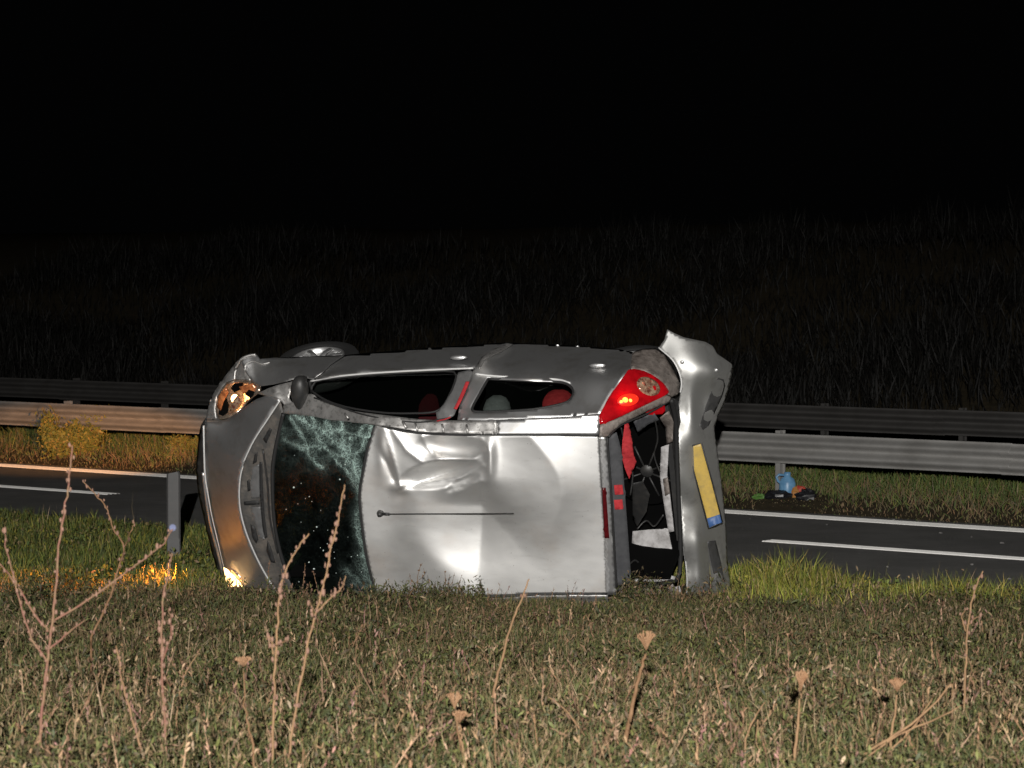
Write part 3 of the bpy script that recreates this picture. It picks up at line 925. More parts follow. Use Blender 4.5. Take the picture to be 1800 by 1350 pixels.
tail_patch('lamp_glow', 1104, 703, 19, 11, -.15, 'tail_glow', .003)
tail_patch('reversing_lens', 1140, 679, 22, 15, .5, 'clear_lens', .003)
for dx, dy, r in ((0, 0, .022), (9, 1, .014), (-7, 3, .012)):
    b = MB(); b.blob(on_tail(1099 + dx, 703 + dy, .012), (r, r, r * .6), 10, 6); b.build('bulb', 'tail_bulb', tl)
for dx, dy in ((-8, -4), (2, 4), (10, 3), (4, -9)):
    b = MB(); b.blob(on_tail(1140 + dx, 679 + dy, .012), (.014, .02, .008), 7, 5, lump=.7, seed=dx); b.build('broken_facet', 'red_lens' if dx > 5 else 'clear_lens', tl, smooth=False)
lamp('tail_lamp_light', on_tail(1100, 700, .05), .6, (1.0, .06, .02), tl, .02)
panel('pillar', [(1055, 747), (1080, 738), (1140, 710), (1172, 694), (1180, 698), (1176, 706), (1140, 722), (1090, 746), (1070, 766), (1054, 767)],
      [(1055, 747, 1.295), (1140, 710, 1.03), (1172, 694, .89), (1180, 698, .88), (1140, 722, 1.03), (1090, 746, 1.21), (1054, 767, 1.34)], 'dirty_metal', car, res=5)
panel('tail_light', [(1132, 722), (1150, 714), (1168, 711), (1170, 722), (1164, 728), (1140, 729)], [(1132, 722, .98), (1168, 711, .86), (1140, 729, .96)], 'red_lens', car, res=5)['label'] = 'inner corner of the tail light'
panel('rear_corner', [(1112, 619), (1130, 613), (1152, 612), (1168, 622), (1184, 645), (1195, 674), (1194, 690), (1182, 697), (1174, 692), (1172, 682), (1160, 667), (1132, 651), (1108, 648)],
      [(1112, 619, .60), (1152, 612, .48), (1184, 645, .55), (1195, 674, .62), (1182, 697, .80), (1160, 667, .84), (1108, 648, .90)], 'dirty_metal', car, res=5, rough=.012)

# tailgate frame, brake light, boot
panel('roof_lip', [(1052, 767), (1066, 767), (1074, 860), (1080, 960), (1084, 1046), (1066, 1046), (1061, 903)],
      [(1052, 767, 1.262), (1066, 767, 1.245), (1074, 860, 1.265), (1084, 1046, 1.285), (1066, 1046, 1.327), (1061, 903, 1.292)], 'silver_paint', car, res=6)
panel('high_brake_light', [(1059, 858), (1065, 858), (1071, 946), (1063, 946)], [(1059, 858, 1.305), (1065, 858, 1.295), (1071, 946, 1.30), (1063, 946, 1.315)], 'dark_red_lens', car, res=5, thick=.012)
tgate = panel('tailgate_frame', [(1070, 768), (1084, 760), (1092, 790), (1098, 860), (1104, 940), (1110, 1026), (1082, 1030), (1080, 960), (1074, 860)],
      [(1070, 768, 1.235), (1084, 760, 1.21), (1098, 860, 1.225), (1110, 1026, 1.20), (1082, 1030, 1.25), (1074, 860, 1.255)], 'interior_grey', car, res=7, rough=.003)
for y in (853, 879):
    panel('red_sticker', [(1079, y), (1094, y - 1), (1096, y + 16), (1081, y + 17)], [(1079, y, 1.258), (1094, y - 1, 1.241), (1096, y + 16, 1.240), (1081, y + 17, 1.257)], 'seat_red', tgate, res=6, thick=.002)
strip('tailgate_seal', [(1067, 768, 1.26), (1074, 860, 1.28), (1079, 950, 1.285), (1084, 1034, 1.285)], .009, 'rubber', car)
strip('tailgate_seal', [(1180, 702, .86), (1188, 740, .78), (1190, 800, .75), (1193, 880, .745), (1196, 950, .745), (1194, 1008, .77), (1180, 1022, .85), (1130, 1030, 1.08), (1086, 1036, 1.27)], .018, 'rubber', car)
strip('tailgate_seal', [(1070, 768, 1.31), (1090, 748, 1.2), (1140, 726, 1.0), (1178, 704, .86)], .008, 'rubber', car)
panel('lock_plate', [(1162, 786), (1175, 782), (1172, 836), (1178, 880), (1184, 934), (1175, 936), (1166, 880), (1160, 838)], [(1162, 786, .72), (1175, 782, .74), (1178, 880, .74), (1184, 934, .73), (1160, 838, .71)], 'pale_trim', car, res=5, rough=.004)
panel('lock_latch', [(1165, 842), (1173, 840), (1177, 868), (1169, 872)], [(1165, 842, .735), (1173, 840, .75), (1169, 872, .74)], 'dirty_metal', car, res=5)
panel('boot_side_trim', [(1112, 934), (1140, 931), (1174, 930), (1183, 976), (1150, 981), (1124, 986), (1113, 995), (1110, 965)], [(1112, 934, .62), (1174, 930, .72), (1183, 976, .76), (1124, 986, .72), (1113, 995, .70)], 'pale_trim', car, res=5, rough=.008)
panel('boot_side_trim', [(1130, 1022), (1145, 1012), (1164, 1008), (1187, 1014), (1186, 1019), (1150, 1023)], [(1130, 1022, .9), (1164, 1008, .86), (1187, 1014, .84)], 'pale_trim', car, res=5, rough=.006)
panel('boot_side_trim', [(1088, 1038), (1130, 1032), (1168, 1027), (1150, 1044), (1104, 1052)], [(1088, 1038, 1.2), (1168, 1027, .95), (1104, 1052, 1.18)], 'dirty_metal', car, res=5, rough=.01)
b = MB(); b.blob(loc(1119, 1020, .98), (.022, .022, .022), 8, 6); b.build('hinge_knob', 'pale_trim', car)

for nm, m_, pl_, z0, z1 in (('torn_trim', 'interior_grey', [(1114, 742), (1128, 732), (1150, 727), (1158, 738), (1140, 746), (1122, 762)], .98, .86), ('torn_trim', 'dirty_metal', [(1160, 735), (1176, 722), (1184, 742), (1182, 776), (1172, 780), (1170, 752)], .84, .74),
                          ('torn_trim', 'black_plastic', [(1112, 850), (1130, 846), (1142, 870), (1136, 900), (1120, 925), (1112, 910)], .9, .62), ('torn_trim', 'interior_grey', [(1112, 996), (1136, 986), (1176, 980), (1184, 1000), (1150, 1004), (1122, 1012)], .86, .72),
                          ('broken_plastic', 'pale_trim', [(1140, 1040), (1156, 1034), (1166, 1042), (1152, 1052)], 1.12, 1.1), ('broken_plastic', 'pale_trim', [(1178, 1036), (1194, 1030), (1200, 1044), (1186, 1050)], .9, .86),
                          ('broken_plastic', 'dirty_metal', [(1166, 1044), (1182, 1026), (1200, 1050), (1180, 1060)], .98, .9), ('broken_plastic', 'amber_lens', [(1136, 1052), (1146, 1046), (1150, 1056)], 1.15, 1.14),
                          ('torn_trim', 'black_plastic', [(1182, 700), (1192, 706), (1196, 740), (1190, 770), (1184, 740)], .80, .70)):
    panel(nm, pl_, [(p_[0], p_[1], z0 + (z1 - z0) * i / (len(pl_) - 1)) for i, p_ in enumerate(pl_)], m_, car, res=5, rough=.012, thick=.004)
for pts_ in ([(1092, 752, 1.16), (1100, 790, 1.05), (1112, 830, .98), (1108, 870, 1.0)], [(1150, 730, .9), (1156, 770, .78), (1150, 800, .72), (1160, 830, .72)], [(1120, 930, .8), (1136, 915, .75), (1150, 925, .72), (1166, 905, .74)], [(1100, 1000, 1.15), (1116, 985, 1.0), (1128, 1000, .95), (1122, 1022, 1.0)]):
    strip('loose_cable', pts_, .006, 'black_plastic', car, 6)

# dark inside: floor, far side, bulkhead, boot floor
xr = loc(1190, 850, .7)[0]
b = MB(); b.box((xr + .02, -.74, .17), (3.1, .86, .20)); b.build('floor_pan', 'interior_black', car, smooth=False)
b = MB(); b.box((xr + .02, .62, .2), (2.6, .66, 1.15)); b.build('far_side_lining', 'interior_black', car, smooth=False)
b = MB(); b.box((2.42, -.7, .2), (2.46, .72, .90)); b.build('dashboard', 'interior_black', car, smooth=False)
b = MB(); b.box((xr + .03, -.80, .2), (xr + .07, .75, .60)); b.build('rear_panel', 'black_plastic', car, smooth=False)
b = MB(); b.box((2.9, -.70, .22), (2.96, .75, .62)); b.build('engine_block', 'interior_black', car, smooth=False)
sw = empty('spare_wheel', (0, 0, 0), car)
cs = loc(1138, 826, .42)
b = MB(); b.lathe([(.0, .0), (.05, .02), (.25, .01), (.29, .0), (.30, -.04)], 32, 'z', cs); b.build('wheel_cover', 'interior_black', sw)
for k in range(8):
    a = k * math.pi / 4 + .35
    b = MB(); b.tube([cs + np.array([.05 * math.cos(a), .05 * math.sin(a), .03]), cs + np.array([.22 * math.cos(a), .22 * math.sin(a), .022])], .007, 6)
    b.build('spoke', 'black_plastic', sw)
b = MB(); b.lathe([(.0, .035), (.03, .035), (.05, .02)], 16, 'z', cs); b.build('hub', 'black_plastic', sw)

# seats
rs = empty('rear_seat', (0, 0, 0), car)
c = loc(985, 706, .98)
b = MB(); b.blob((c[0] + .06, c[1] + .66, .62), (.09, .60, .28), 20, 10, 4); b.build('backrest', 'interior_black', rs)
b = MB(); b.blob((c[0] + .02, c[1] + .02, .99), (.11, .10, .14), 14, 8, 2.6); b.build('headrest', 'seat_red', rs)
b = MB(); b.blob((c[0] + .35, c[1] + .66, .45), (.28, .60, .10), 20, 8, 4); b.build('cushion', 'interior_black', rs)
fs = empty('front_seat', (0, 0, 0), car)
c = loc(872, 716, 1.05)
b = MB(); b.blob((c[0], c[1] + .06, 1.04), (.10, .14, .12), 14, 8, 2.6); b.build('headrest', 'seat_grey', fs)
b = MB(); b.blob((c[0] + .02, c[1] + .10, 1.04), (.075, .10, .125), 14, 8, 2.6); b.build('headrest_panel', 'seat_red', fs)
b = MB(); b.blob((c[0] + .05, c[1] + .10, .62), (.10, .24, .28), 16, 8, 3.4); b.build('backrest', 'interior_black', fs)
c2 = loc(742, 716, 1.0)
b = MB(); b.blob((c2[0] + .03, c2[1] + .16, .76), (.06, .14, .16), 14, 8, 3); b.build('bolster', 'seat_red_shaded', fs)

# aerial
ant = MB(); ant.lathe([(.0, .03), (.015, .028), (.022, .012), (.026, 0), (.026, -.03)], 16, 'z', loc(668, 903, 1.432))
ao = ant.build('aerial', 'black_plastic', car)
strip('aerial_rod', [(672, 903, 1.47), (684, 903.5, 1.478)], .011, 'black_plastic', ao)
strip('aerial_rod', [(682, 903.5, 1.48), (790, 903, 1.485), (903, 902.5, 1.485)], .0042, 'black_plastic', ao)

# wheels
def wheel(x, y, zc, parent):
    w = empty('wheel', (x, y, zc), parent)
    b = MB()                                                    # axis along the car's left-right line; outer face towards -y (up in the world)
    b.lathe([(.20, .03), (.215, -.005), (.265, -.015), (.305, -.005), (.322, .02), (.326, .09), (.322, .16), (.30, .185), (.2, .18)], 40, 'y')
    b.build('tyre', 'rubber', w)
    b = MB()
    b.lathe([(.205, .02), (.208, -.002), (.195, .006), (.185, .05), (.18, .15)], 40, 'y'); b.lathe([(.0, .012), (.04, .012), (.055, .03), (.055, .06)], 20, 'y')
    r = b.build('rim', 'alloy', w)
    for k in range(7):
        a = 2 * math.pi * k / 7
        s_ = MB(); s_.tube([(.04 * math.cos(a), .03, .04 * math.sin(a)), (.12 * math.cos(a), .012, .12 * math.sin(a)), (.20 * math.cos(a), .02, .20 * math.sin(a))], [.028, .022, .026], 8, .5)
        s_.build('spoke', 'alloy', w)
    d = MB(); d.lathe([(.0, .09), (.18, .09)], 24, 'y'); d.build('brake_disc', 'dirty_metal', w)
    return w


fx = loc(556, 622, .32)
wheel(fx[0], fx[1] + .03, .30, car)
rx_ = loc(1120, 612, .32)
wheel(rx_[0] + .05, rx_[1] + .11, .30, car)

# rear bumper, torn away from the corner
BU = [(1158, 611), (1168, 597), (1173, 579), (1186, 586), (1202, 593), (1240, 601), (1256, 610), (1261, 622), (1288, 641), (1288, 652), (1281, 682), (1272, 712), (1262, 731), (1256, 752), (1262, 800), (1270, 860), (1276, 920), (1278, 960), (1279, 985), (1284, 1028), (1287, 1054),
      (1240, 1058), (1206, 1056), (1206, 1000), (1200, 950), (1196, 880), (1192, 800), (1190, 730), (1196, 690), (1198, 672), (1193, 652), (1181, 631)]
zb = [(1158, 611, .50), (1173, 579, .42), (1202, 593, .44), (1256, 610, .28), (1288, 645, .14), (1281, 682, .18), (1262, 731, .30), (1256, 752, .36), (1270, 860, .26), (1278, 960, .20), (1287, 1054, .14), (1206, 1056, .56), (1206, 1000, .60), (1196, 880, .62), (1190, 730, .62), (1198, 672, .60), (1181, 631, .56),
      (1215, 660, .60), (1218, 760, .64), (1222, 860, .63), (1228, 950, .60), (1232, 1020, .56), (1240, 640, .52), (1258, 655, .47)]


def bump_dents(x, y):
    z = gau(x, y, 1236, 700, 14, 34, -.05) + gau(x, y, 1215, 720, 8, 30, .03) + gau(x, y, 1250, 1000, 10, 60, -.05) + gau(x, y, 1226, 985, 9, 50, .03)
    return z + gau(x, y, 1270, 985, 8, 24, .03) + .004 * fnoise(x, y, .06, 5)


bumper = panel('rear_bumper', BU, zb, 'bumper_paint', car, res=5, disp=bump_dents, thick=.006)
bumper['label'] = 'torn rear bumper sticking out'
zbf = rbf(zb)


def bz(px, py, dz): return float((zbf([px], [py]) + bump_dents(np.array([px * 1.0]), np.array([py * 1.0])))[0]) + dz


rec = [(1262, 664), (1272, 667), (1275, 678), (1270, 696), (1258, 722), (1246, 748), (1236, 756), (1230, 748), (1238, 722), (1250, 690)]
panel('bumper_strip', rec, [(p[0], p[1], bz(*p, .004)) for p in rec] + [(1254, 706, bz(1254, 706, .012))], 'bumper_strip_grey', bumper, res=5, thick=.004)
rec2 = [(1244, 952), (1258, 950), (1268, 990), (1277, 1040), (1262, 1046), (1252, 1000)]
panel('bumper_strip', rec2, [(p[0], p[1], bz(*p, .004)) for p in rec2] + [(1260, 1000, bz(1260, 1000, .010))], 'bumper_strip_grey', bumper, res=5, thick=.004)
strip('bumper_edge', [(1158, 611, .51), (1181, 631, .57), (1193, 652, .60), (1198, 672, .61), (1196, 690, .62)], .007, 'bright_edge', bumper)
strip('bumper_edge', [(1191, 735, .63), (1193, 800, .632), (1197, 880, .63), (1201, 950, .615), (1207, 1004, .61), (1208, 1050, .57)], .007, 'bright_edge', bumper)
for px, py in ((1199, 637), (1259, 651)):
    b = MB(); b.blob(loc(px, py, bz(px, py, .004)), (.016, .016, .008), 10, 6); b.build('bumper_screw', 'chrome', bumper)
pl = [(1208, 786), (1233, 779), (1270, 918), (1246, 928)]
plz = [(1208, 786, .655), (1233, 779, .64), (1270, 918, .60), (1246, 928, .625)]
plate = panel('number_plate', pl, plz, 'plate_yellow', bumper, res=9, thick=.004)
plate['label'] = 'yellow number plate with a blue band at its end'
panel('plate_band', [(1242, 912), (1266.5, 904), (1270, 918), (1246, 928)], [(1242, 912, .632), (1266.5, 904, .608), (1270, 918, .605), (1246, 928, .63)], 'plate_blue', bumper, res=9, thick=.004)

strip('plate_frame', [(1208, 786, .66), (1227, 857, .645), (1246, 928, .63), (1258, 923, .617), (1270, 918, .605), (1252, 848, .625), (1233, 779, .645), (1220, 782.5, .652), (1208, 786, .66)], .006, 'black_plastic', bumper, 6, steps=1)

# torn red cloth inside the boot: hangs in the car but is not of it
rcl = panel('red_cloth', [(1098, 744), (1106, 744), (1112, 778), (1114, 800), (1119, 812), (1113, 826), (1106, 842), (1099, 824), (1093, 806), (1094, 780)],
            [(1098, 744, 1.12), (1106, 744, 1.08), (1114, 800, 1.1), (1119, 812, 1.05), (1106, 842, 1.1), (1093, 806, 1.16), (1094, 780, 1.17), (1104, 795, 1.16)], 'seat_red', None, res=3, rough=.03, thick=.003)
rcl.matrix_world = car.matrix_world.copy()
tag(rcl, 'torn red cloth hanging in the open boot of the car', 'cloth')

# ------------------------------------------------------------------ delineator post, litter
gp = ground_at(306, 978)
pst = empty('delineator_post', tuple(gp)); tag(pst, 'plain grey roadside post standing in the grass left of the car', 'post')
hgt = .74
b = MB()
V = []; F = []
prof = [(-.06, -.022), (-.045, .02), (.045, .02), (.06, -.022), (.045, -.035), (-.045, -.035)]
for k, h in enumerate((-.1, .05, hgt - .02, hgt)):
    for (x, y) in prof: V.append((x * (1 if k < 3 else .85), y, h + (.01 * x / .06 if k == 3 else 0)))
for k in range(3):
    for i in range(6): F.append((k * 6 + i, k * 6 + (i + 1) % 6, (k + 1) * 6 + (i + 1) % 6, (k + 1) * 6 + i))
F.append((18, 19, 20, 21, 22, 23))
b.add(V, F); b.build('post_body', 'grey_post', pst, smooth=False)
b = MB(); b.box((-.052, -.038, .0), (.052, -.036, .16)); b.build('dark_band', 'black_plastic', pst, smooth=False)

jp = ground_at(1384, 872)
jug = empty('plastic_jug', tuple(jp)); tag(jug, 'pale blue plastic jug standing at the foot of a guard rail post', 'jug')
b = MB(); b.lathe([(.0, 0), (.075, 0), (.085, .02), (.085, .14), (.07, .18), (.035, .205), (.03, .235)], 18); b.build('jug_body', 'jug_blue', jug)
b = MB(); b.lathe([(.034, .225), (.034, .25), (.0, .252)], 14); b.build('cap', 'jug_blue', jug)
b = MB(); b.tube([(-.03, 0, .22), (-.09, -.01, .225), (-.115, -.01, .20), (-.10, -.01, .16), (-.08, 0, .14)], .013, 8); b.build('handle', 'jug_blue', jug)


def litter(name, px, py, m, r, label, cat, lump=.5, seed=1):
    p = ground_at(px, py)
    b = MB(); b.blob((0, 0, r[2] * .7), r, 14, 9, 2.2, lump, seed)
    o = b.build(name, m, None, smooth=False); o.location = p
    tag(o, label, cat)
    return o


litter('plastic_bag', 1368, 876, 'litter_black', (.14, .08, .05), 'crumpled black bag lying left of the blue jug', 'bag', .5, 3)
litter('plastic_bag', 1417, 878, 'litter_black', (.10, .07, .06), 'small dark bag lying right of the litter beside the blue jug', 'bag', .6, 4)
litter('green_wrapper', 1335, 877, 'litter_green', (.07, .04, .03), 'bright green wrapper in the grass left of the jug', 'wrapper', .6, 5)
litter('orange_wrapper', 1398, 874, 'litter_orange', (.035, .03, .06), 'orange wrapper standing beside the blue jug', 'wrapper', .6, 6)
litter('red_wrapper', 1406, 872, 'litter_red', (.06, .04, .06), 'dark red wrapper next to the orange one', 'wrapper', .6, 7)

# ------------------------------------------------------------------ vegetation
def leaves_mesh(name, P, D, Wd, L, Wn, colr, label, cat=None, curve=0.0, kind='stuff'):
    """P base points, D directions, Wd width directions, L lengths, Wn widths: each leaf is 5 corners (two quads folded to a tip)"""
    n = len(P)
    N = np.cross(D, Wd)
    mid = P + D * (L * .55)[:, None] + N * (L * curve * .15)[:, None]
    tip = P + D * L[:, None] - N * (L * curve)[:, None] * .5
    tip[:, 2] -= np.abs(curve) * L * .25
    hw = Wd * (Wn / 2)[:, None]
    V = np.stack([P - hw * .45, P + hw * .45, mid + hw, tip, mid - hw], 1).reshape(-1, 3)
    base = np.arange(n) * 5
    loops = np.stack([base, base + 1, base + 2, base + 4, base + 4, base + 2, base + 3], 1).ravel()
    me = bpy.data.meshes.new(name)
    me.vertices.add(len(V)); me.vertices.foreach_set('co', V.ravel().astype(np.float32))
    me.loops.add(len(loops)); me.loops.foreach_set('vertex_index', loops.astype(np.int32))
    me.polygons.add(2 * n)
    st = np.stack([np.arange(n) * 7, np.arange(n) * 7 + 4], 1).ravel()
    me.polygons.foreach_set('loop_start', st.astype(np.int32))
    me.update(calc_edges=True)
    ca = me.attributes.new('Col', 'FLOAT_COLOR', 'POINT')
    cc = np.concatenate([np.clip(colr, 0, 1), np.ones((n, 1))], 1)
    ca.data.foreach_set('color', np.repeat(cc, 5, 0).ravel().astype(np.float32))
    me.materials.append(MATS['leaf'])
    o = bpy.data.objects.new(name, me)
    COL.objects.link(o)
    if label: tag(o, label, cat, kind=kind)
    return o


def unit(v): return v / (np.linalg.norm(v, axis=1, keepdims=True) + 1e-9)


def pick(pal, n, jit=.25):
    pal = np.array(pal, float)
    w = pal[:, 3] / pal[:, 3].sum()
    c = pal[RNG.choice(len(pal), n, p=w), :3]
    return c * (1 + jit * (RNG.random((n, 1)) * 2 - 1)) * (1 + .1 * (RNG.random((n, 3)) - .5))


def dirs(n, up0, up1):
    a = RNG.random(n) * 2 * math.pi; e = np.radians(RNG.uniform(up0, up1, n))
    D = np.stack([np.cos(a) * np.cos(e), np.sin(a) * np.cos(e), np.sin(e)], 1)
    Wd = unit(np.cross(D, RNG.normal(size=(n, 3))))
    return D, Wd


def fan(y, m=1.25): return y * .18 * m + .25


# near slope: low dry weeds, brown and olive
def scatter_near(n, y0, y1):
    y = np.sqrt(RNG.random(n) * (y1 ** 2 - y0 ** 2) + y0 ** 2)
    x = (RNG.random(n) * 2 - 1) * fan(y)
    return x, y


n = 760000
x, y = scatter_near(n, 8.4, 21.0)
big = fnoise(x, y, 1.1, 61)
tuft = fnoise(x, y, 2.6, 5) + .8 * fnoise(x, y, 7.5, 9) + .7 * fnoise(x, y, 17, 14)
keep = (RNG.random(n) < (.48 + .34 * tuft + .12 * big) * np.where((x > 1.3), np.clip((20.3 - y) / 1.3, .0, 1), 1)) & (rc(x, y) < 17.9)
x, y, tuft, big = x[keep], y[keep], tuft[keep], big[keep]
n = len(x)
ridge = np.exp(-((y - 19.9) / .7) ** 2) * np.clip(.5 + 1.1 * fnoise(x, y, 4.1, 71) + .8 * fnoise(x, y, 11, 72), 0, 2)
hh = np.clip(.045 + .055 * tuft + .03 * RNG.normal(size=n) + .15 * ridge, .0, .34) * RNG.random(n) ** .8
hh = hh * np.where((x > -.2) & (x < .75) & (y > 18.4), .35, 1)
P = np.stack([x, y, terrain(x, y) + hh], 1)
D, Wd = dirs(n, 5, 88)
L = RNG.gamma(4.0, .0054, n) + .006
L *= np.interp(y, [8.5, 12, 20], [.82, .9, 1.1])
Wn = np.clip(L * RNG.uniform(.10, .38, n), .002, .012)
patch = fnoise(x, y, 1.3, 12) + .6 * fnoise(x, y, 3.7, 13)
c1 = pick([(.112, .080, .040, 3), (.150, .106, .060, 2.0), (.060, .042, .022, 3.5), (.23, .17, .11, .4), (.125, .076, .045, 1)], n, .35)
c2 = pick([(.056, .060, .020, 4), (.032, .037, .014, 4), (.088, .090, .028, 2.2), (.048, .035, .018, 2)], n, .4)
gmix = np.clip(.63 + .08 * (y > 17) - .28 * patch + .35 * (hh < .03), .12, .92)
cl = np.where((RNG.random(n) < gmix)[:, None], c2, c1)
leaves_mesh('dry_ground_cover', P, D, Wd, L, Wn, cl, 'low brown and olive weeds covering the near slope', 'ground cover', .35)

n = 70000
x, y = scatter_near(n, 8.4, 20.8)
k = rc(x, y) < 17.9
x, y = x[k], y[k]; n = len(x)
P = np.stack([x, y, terrain(x, y) - .005], 1)
D, Wd = dirs(n, 30, 88)
L = RNG.uniform(.05, .16, n) * (1 + .4 * fnoise(x, y, 3.1, 17)); Wn = RNG.uniform(.0015, .004, n)
cl = pick([(.155, .108, .056, 3), (.085, .083, .031, 3), (.21, .15, .09, 1), (.048, .058, .019, 3)], n)
leaves_mesh('dry_grass', P, D, Wd, L, Wn, cl, 'thin dry grass blades and stalks among the weeds', 'grass', .25)

# taller dead twigs that stick out of the weeds
n = 2600
x, y = scatter_near(n, 8.5, 20.2)
k = (rc(x, y) < 17.6) & (RNG.random(n) < np.where(y < 13, .95, .35)); x, y = x[k], y[k]; n = len(x)
P = np.stack([x, y, terrain(x, y)], 1); D, Wd = dirs(n, 40, 88)
Lt = RNG.uniform(.08, .26, n)
cl = pick([(.15, .09, .05, 3), (.09, .05, .03, 2), (.22, .145, .09, 2), (.17, .09, .075, 1)], n)
tw = [P]; dd = [D]; ww = [Wd]; ll = [Lt]; wn = [RNG.uniform(.003, .0055, n)]; cc_ = [cl]
for j in range(9):                                                   # little pods and side shoots along each twig
    t = RNG.uniform(.35, 1.0, n)
    d2, w2 = dirs(n, 0, 80)
    tw.append(P + D * (Lt * t)[:, None] * .96); dd.append(unit(d2 + D * .8)); ww.append(w2); ll.append(RNG.uniform(.008, .03, n)); wn.append(RNG.uniform(.003, .009, n)); cc_.append(cl * RNG.uniform(.8, 1.5, (n, 1)))
leaves_mesh('dead_twigs', np.concatenate(tw), np.concatenate(dd), np.concatenate(ww), np.concatenate(ll), np.concatenate(wn), np.concatenate(cc_), 'dead brown twigs and seed stems standing up from the weeds', 'twigs', .1)

# green verge between the weeds and the road
n = 210000
y = RNG.uniform(18.6, 30.5, n); x = (RNG.random(n) * 2 - 1) * fan(y)
c_ = rc(x, y)
edge = 20.55 + .35 * fnoise(x, y * .3, 1.1, 21) + np.where(x > 1.4, -.75, .3)
k = (c_ < 18.98 + .06 * fnoise(x, y, 5, 3)) & (y > edge - np.where(x > 1.3, 1.5, .5) * RNG.random(n) ** 1.6)
# leave the ground under the car clear
lx = (x - OC[0]) * EX[0] + (y - OC[1]) * EX[1]
ly = (x - OC[0]) * EZ[0] + (y - OC[1]) * EZ[1]
k &= ~((lx > -.75) & (lx < 3.2) & (ly > -.4) & (ly < 1.42))
x, y = x[k], y[k]; n = len(x)
P = np.stack([x, y, terrain(x, y) - .01], 1)
D, Wd = dirs(n, 45, 88)
right = np.clip((x - .6) / 1.2, 0, 1)[:, None]
clumps = .55 * fnoise(x, y, 2.1, 31) + .5 * fnoise(x, y, 5.2, 35)
L = RNG.uniform(.05, .20, n) * np.clip(1 + clumps, .3, 2.2) * (.75 + .35 * right[:, 0]); Wn = RNG.uniform(.003, .009, n)
ylw = np.clip(.5 + .9 * fnoise(x, y, 3.4, 33), 0, 1)[:, None]
cR = pick([(.25, .25, .04, 4), (.16, .19, .03, 3), (.32, .25, .06, 2), (.10, .12, .03, 3), (.34, .26, .11, 1.5)], n, .4)
cL = pick([(.11, .135, .032, 4), (.065, .09, .026, 4), (.22, .20, .035, 2.5), (.20, .155, .065, 1.5)], n, .4)
leaves_mesh('verge_grass', P, D, Wd, L, Wn, (cL * (1 - .35 * ylw)) * (1 - right) + (cR * (1 - .35 * ylw)) * right, 'long green grass on the verge between car and road', 'grass', .3)
n = 60000
y = RNG.uniform(20.6, 29.5, n); x = (RNG.random(n) * 2 - 1) * fan(y)
c_ = rc(x, y); lx = (x - OC[0]) * EX[0] + (y - OC[1]) * EX[1]
tf = fnoise(x, y, 2.9, 81) + .7 * fnoise(x, y, 7.1, 82)
k = (c_ < 18.9) & (RNG.random(n) < .45 + .4 * tf) & ~((lx > -.75) & (lx < 3.2)); x, y, tf = x[k], y[k], tf[k]; n = len(x)
P = np.stack([x, y, terrain(x, y) + np.clip(.07 + .06 * tf, .01, .25) * RNG.random(n)], 1); D, Wd = dirs(n, 0, 85)
L = RNG.uniform(.015, .05, n)
rt = np.clip((x - .6) / 1.2, 0, 1)[:, None]
cl = pick([(.10, .115, .03, 3), (.055, .075, .022, 4), (.20, .18, .03, 1.5), (.15, .11, .055, 2)], n, .4) * (1 + .9 * rt)
leaves_mesh('verge_weeds', P, D, Wd, L, L * RNG.uniform(.25, .6, n), cl, 'leafy weeds mixed into the verge grass', 'weeds', .35)
# straw coloured stalks before the lit headlight
n = 3600
x = RNG.uniform(-4.6, -2.05, n); y = 20.55 + RNG.random(n) * 1.0 - .10 * (x + 2)
k = RNG.random(n) < .5 + .6 * fnoise(x, y, 5.5, 77); x, y = x[k], y[k]; n = len(x)
P = np.stack([x, y, terrain(x, y)], 1); D, Wd = dirs(n, 55, 90)
leaves_mesh('straw_stalks', P, D, Wd, RNG.uniform(.06, .26, n), RNG.uniform(.006, .014, n), pick([(.34, .22, .11, 3), (.25, .17, .08, 3), (.16, .13, .05, 2)], n), 'dry straw stalks lit by the headlight near the ground', 'grass', .25)
# taller seeding stems at the road side
n = 700
y = RNG.uniform(20.6, 29, n); x = (RNG.random(n) * 2 - 1) * fan(y)
c_ = rc(x, y); lx = (x - OC[0]) * EX[0] + (y - OC[1]) * EX[1]
k = (c_ < 18.9) & (c_ > 16.6) & ~((lx > -.75) & (lx < 3.2)) & (RNG.random(n) < np.where(x < 0, .12, .6))
x, y = x[k], y[k]; n = len(x)
P = np.stack([x, y, terrain(x, y)], 1); D, Wd = dirs(n, 65, 90)
leaves_mesh('seeding_grass', P, D, Wd, RNG.uniform(.15, .40, n), RNG.uniform(.004, .009, n), pick([(.30, .22, .12, 2), (.22, .20, .08, 2), (.36, .25, .17, 1)], n), 'tall straw coloured grass stems at the road edge', 'grass', .15)

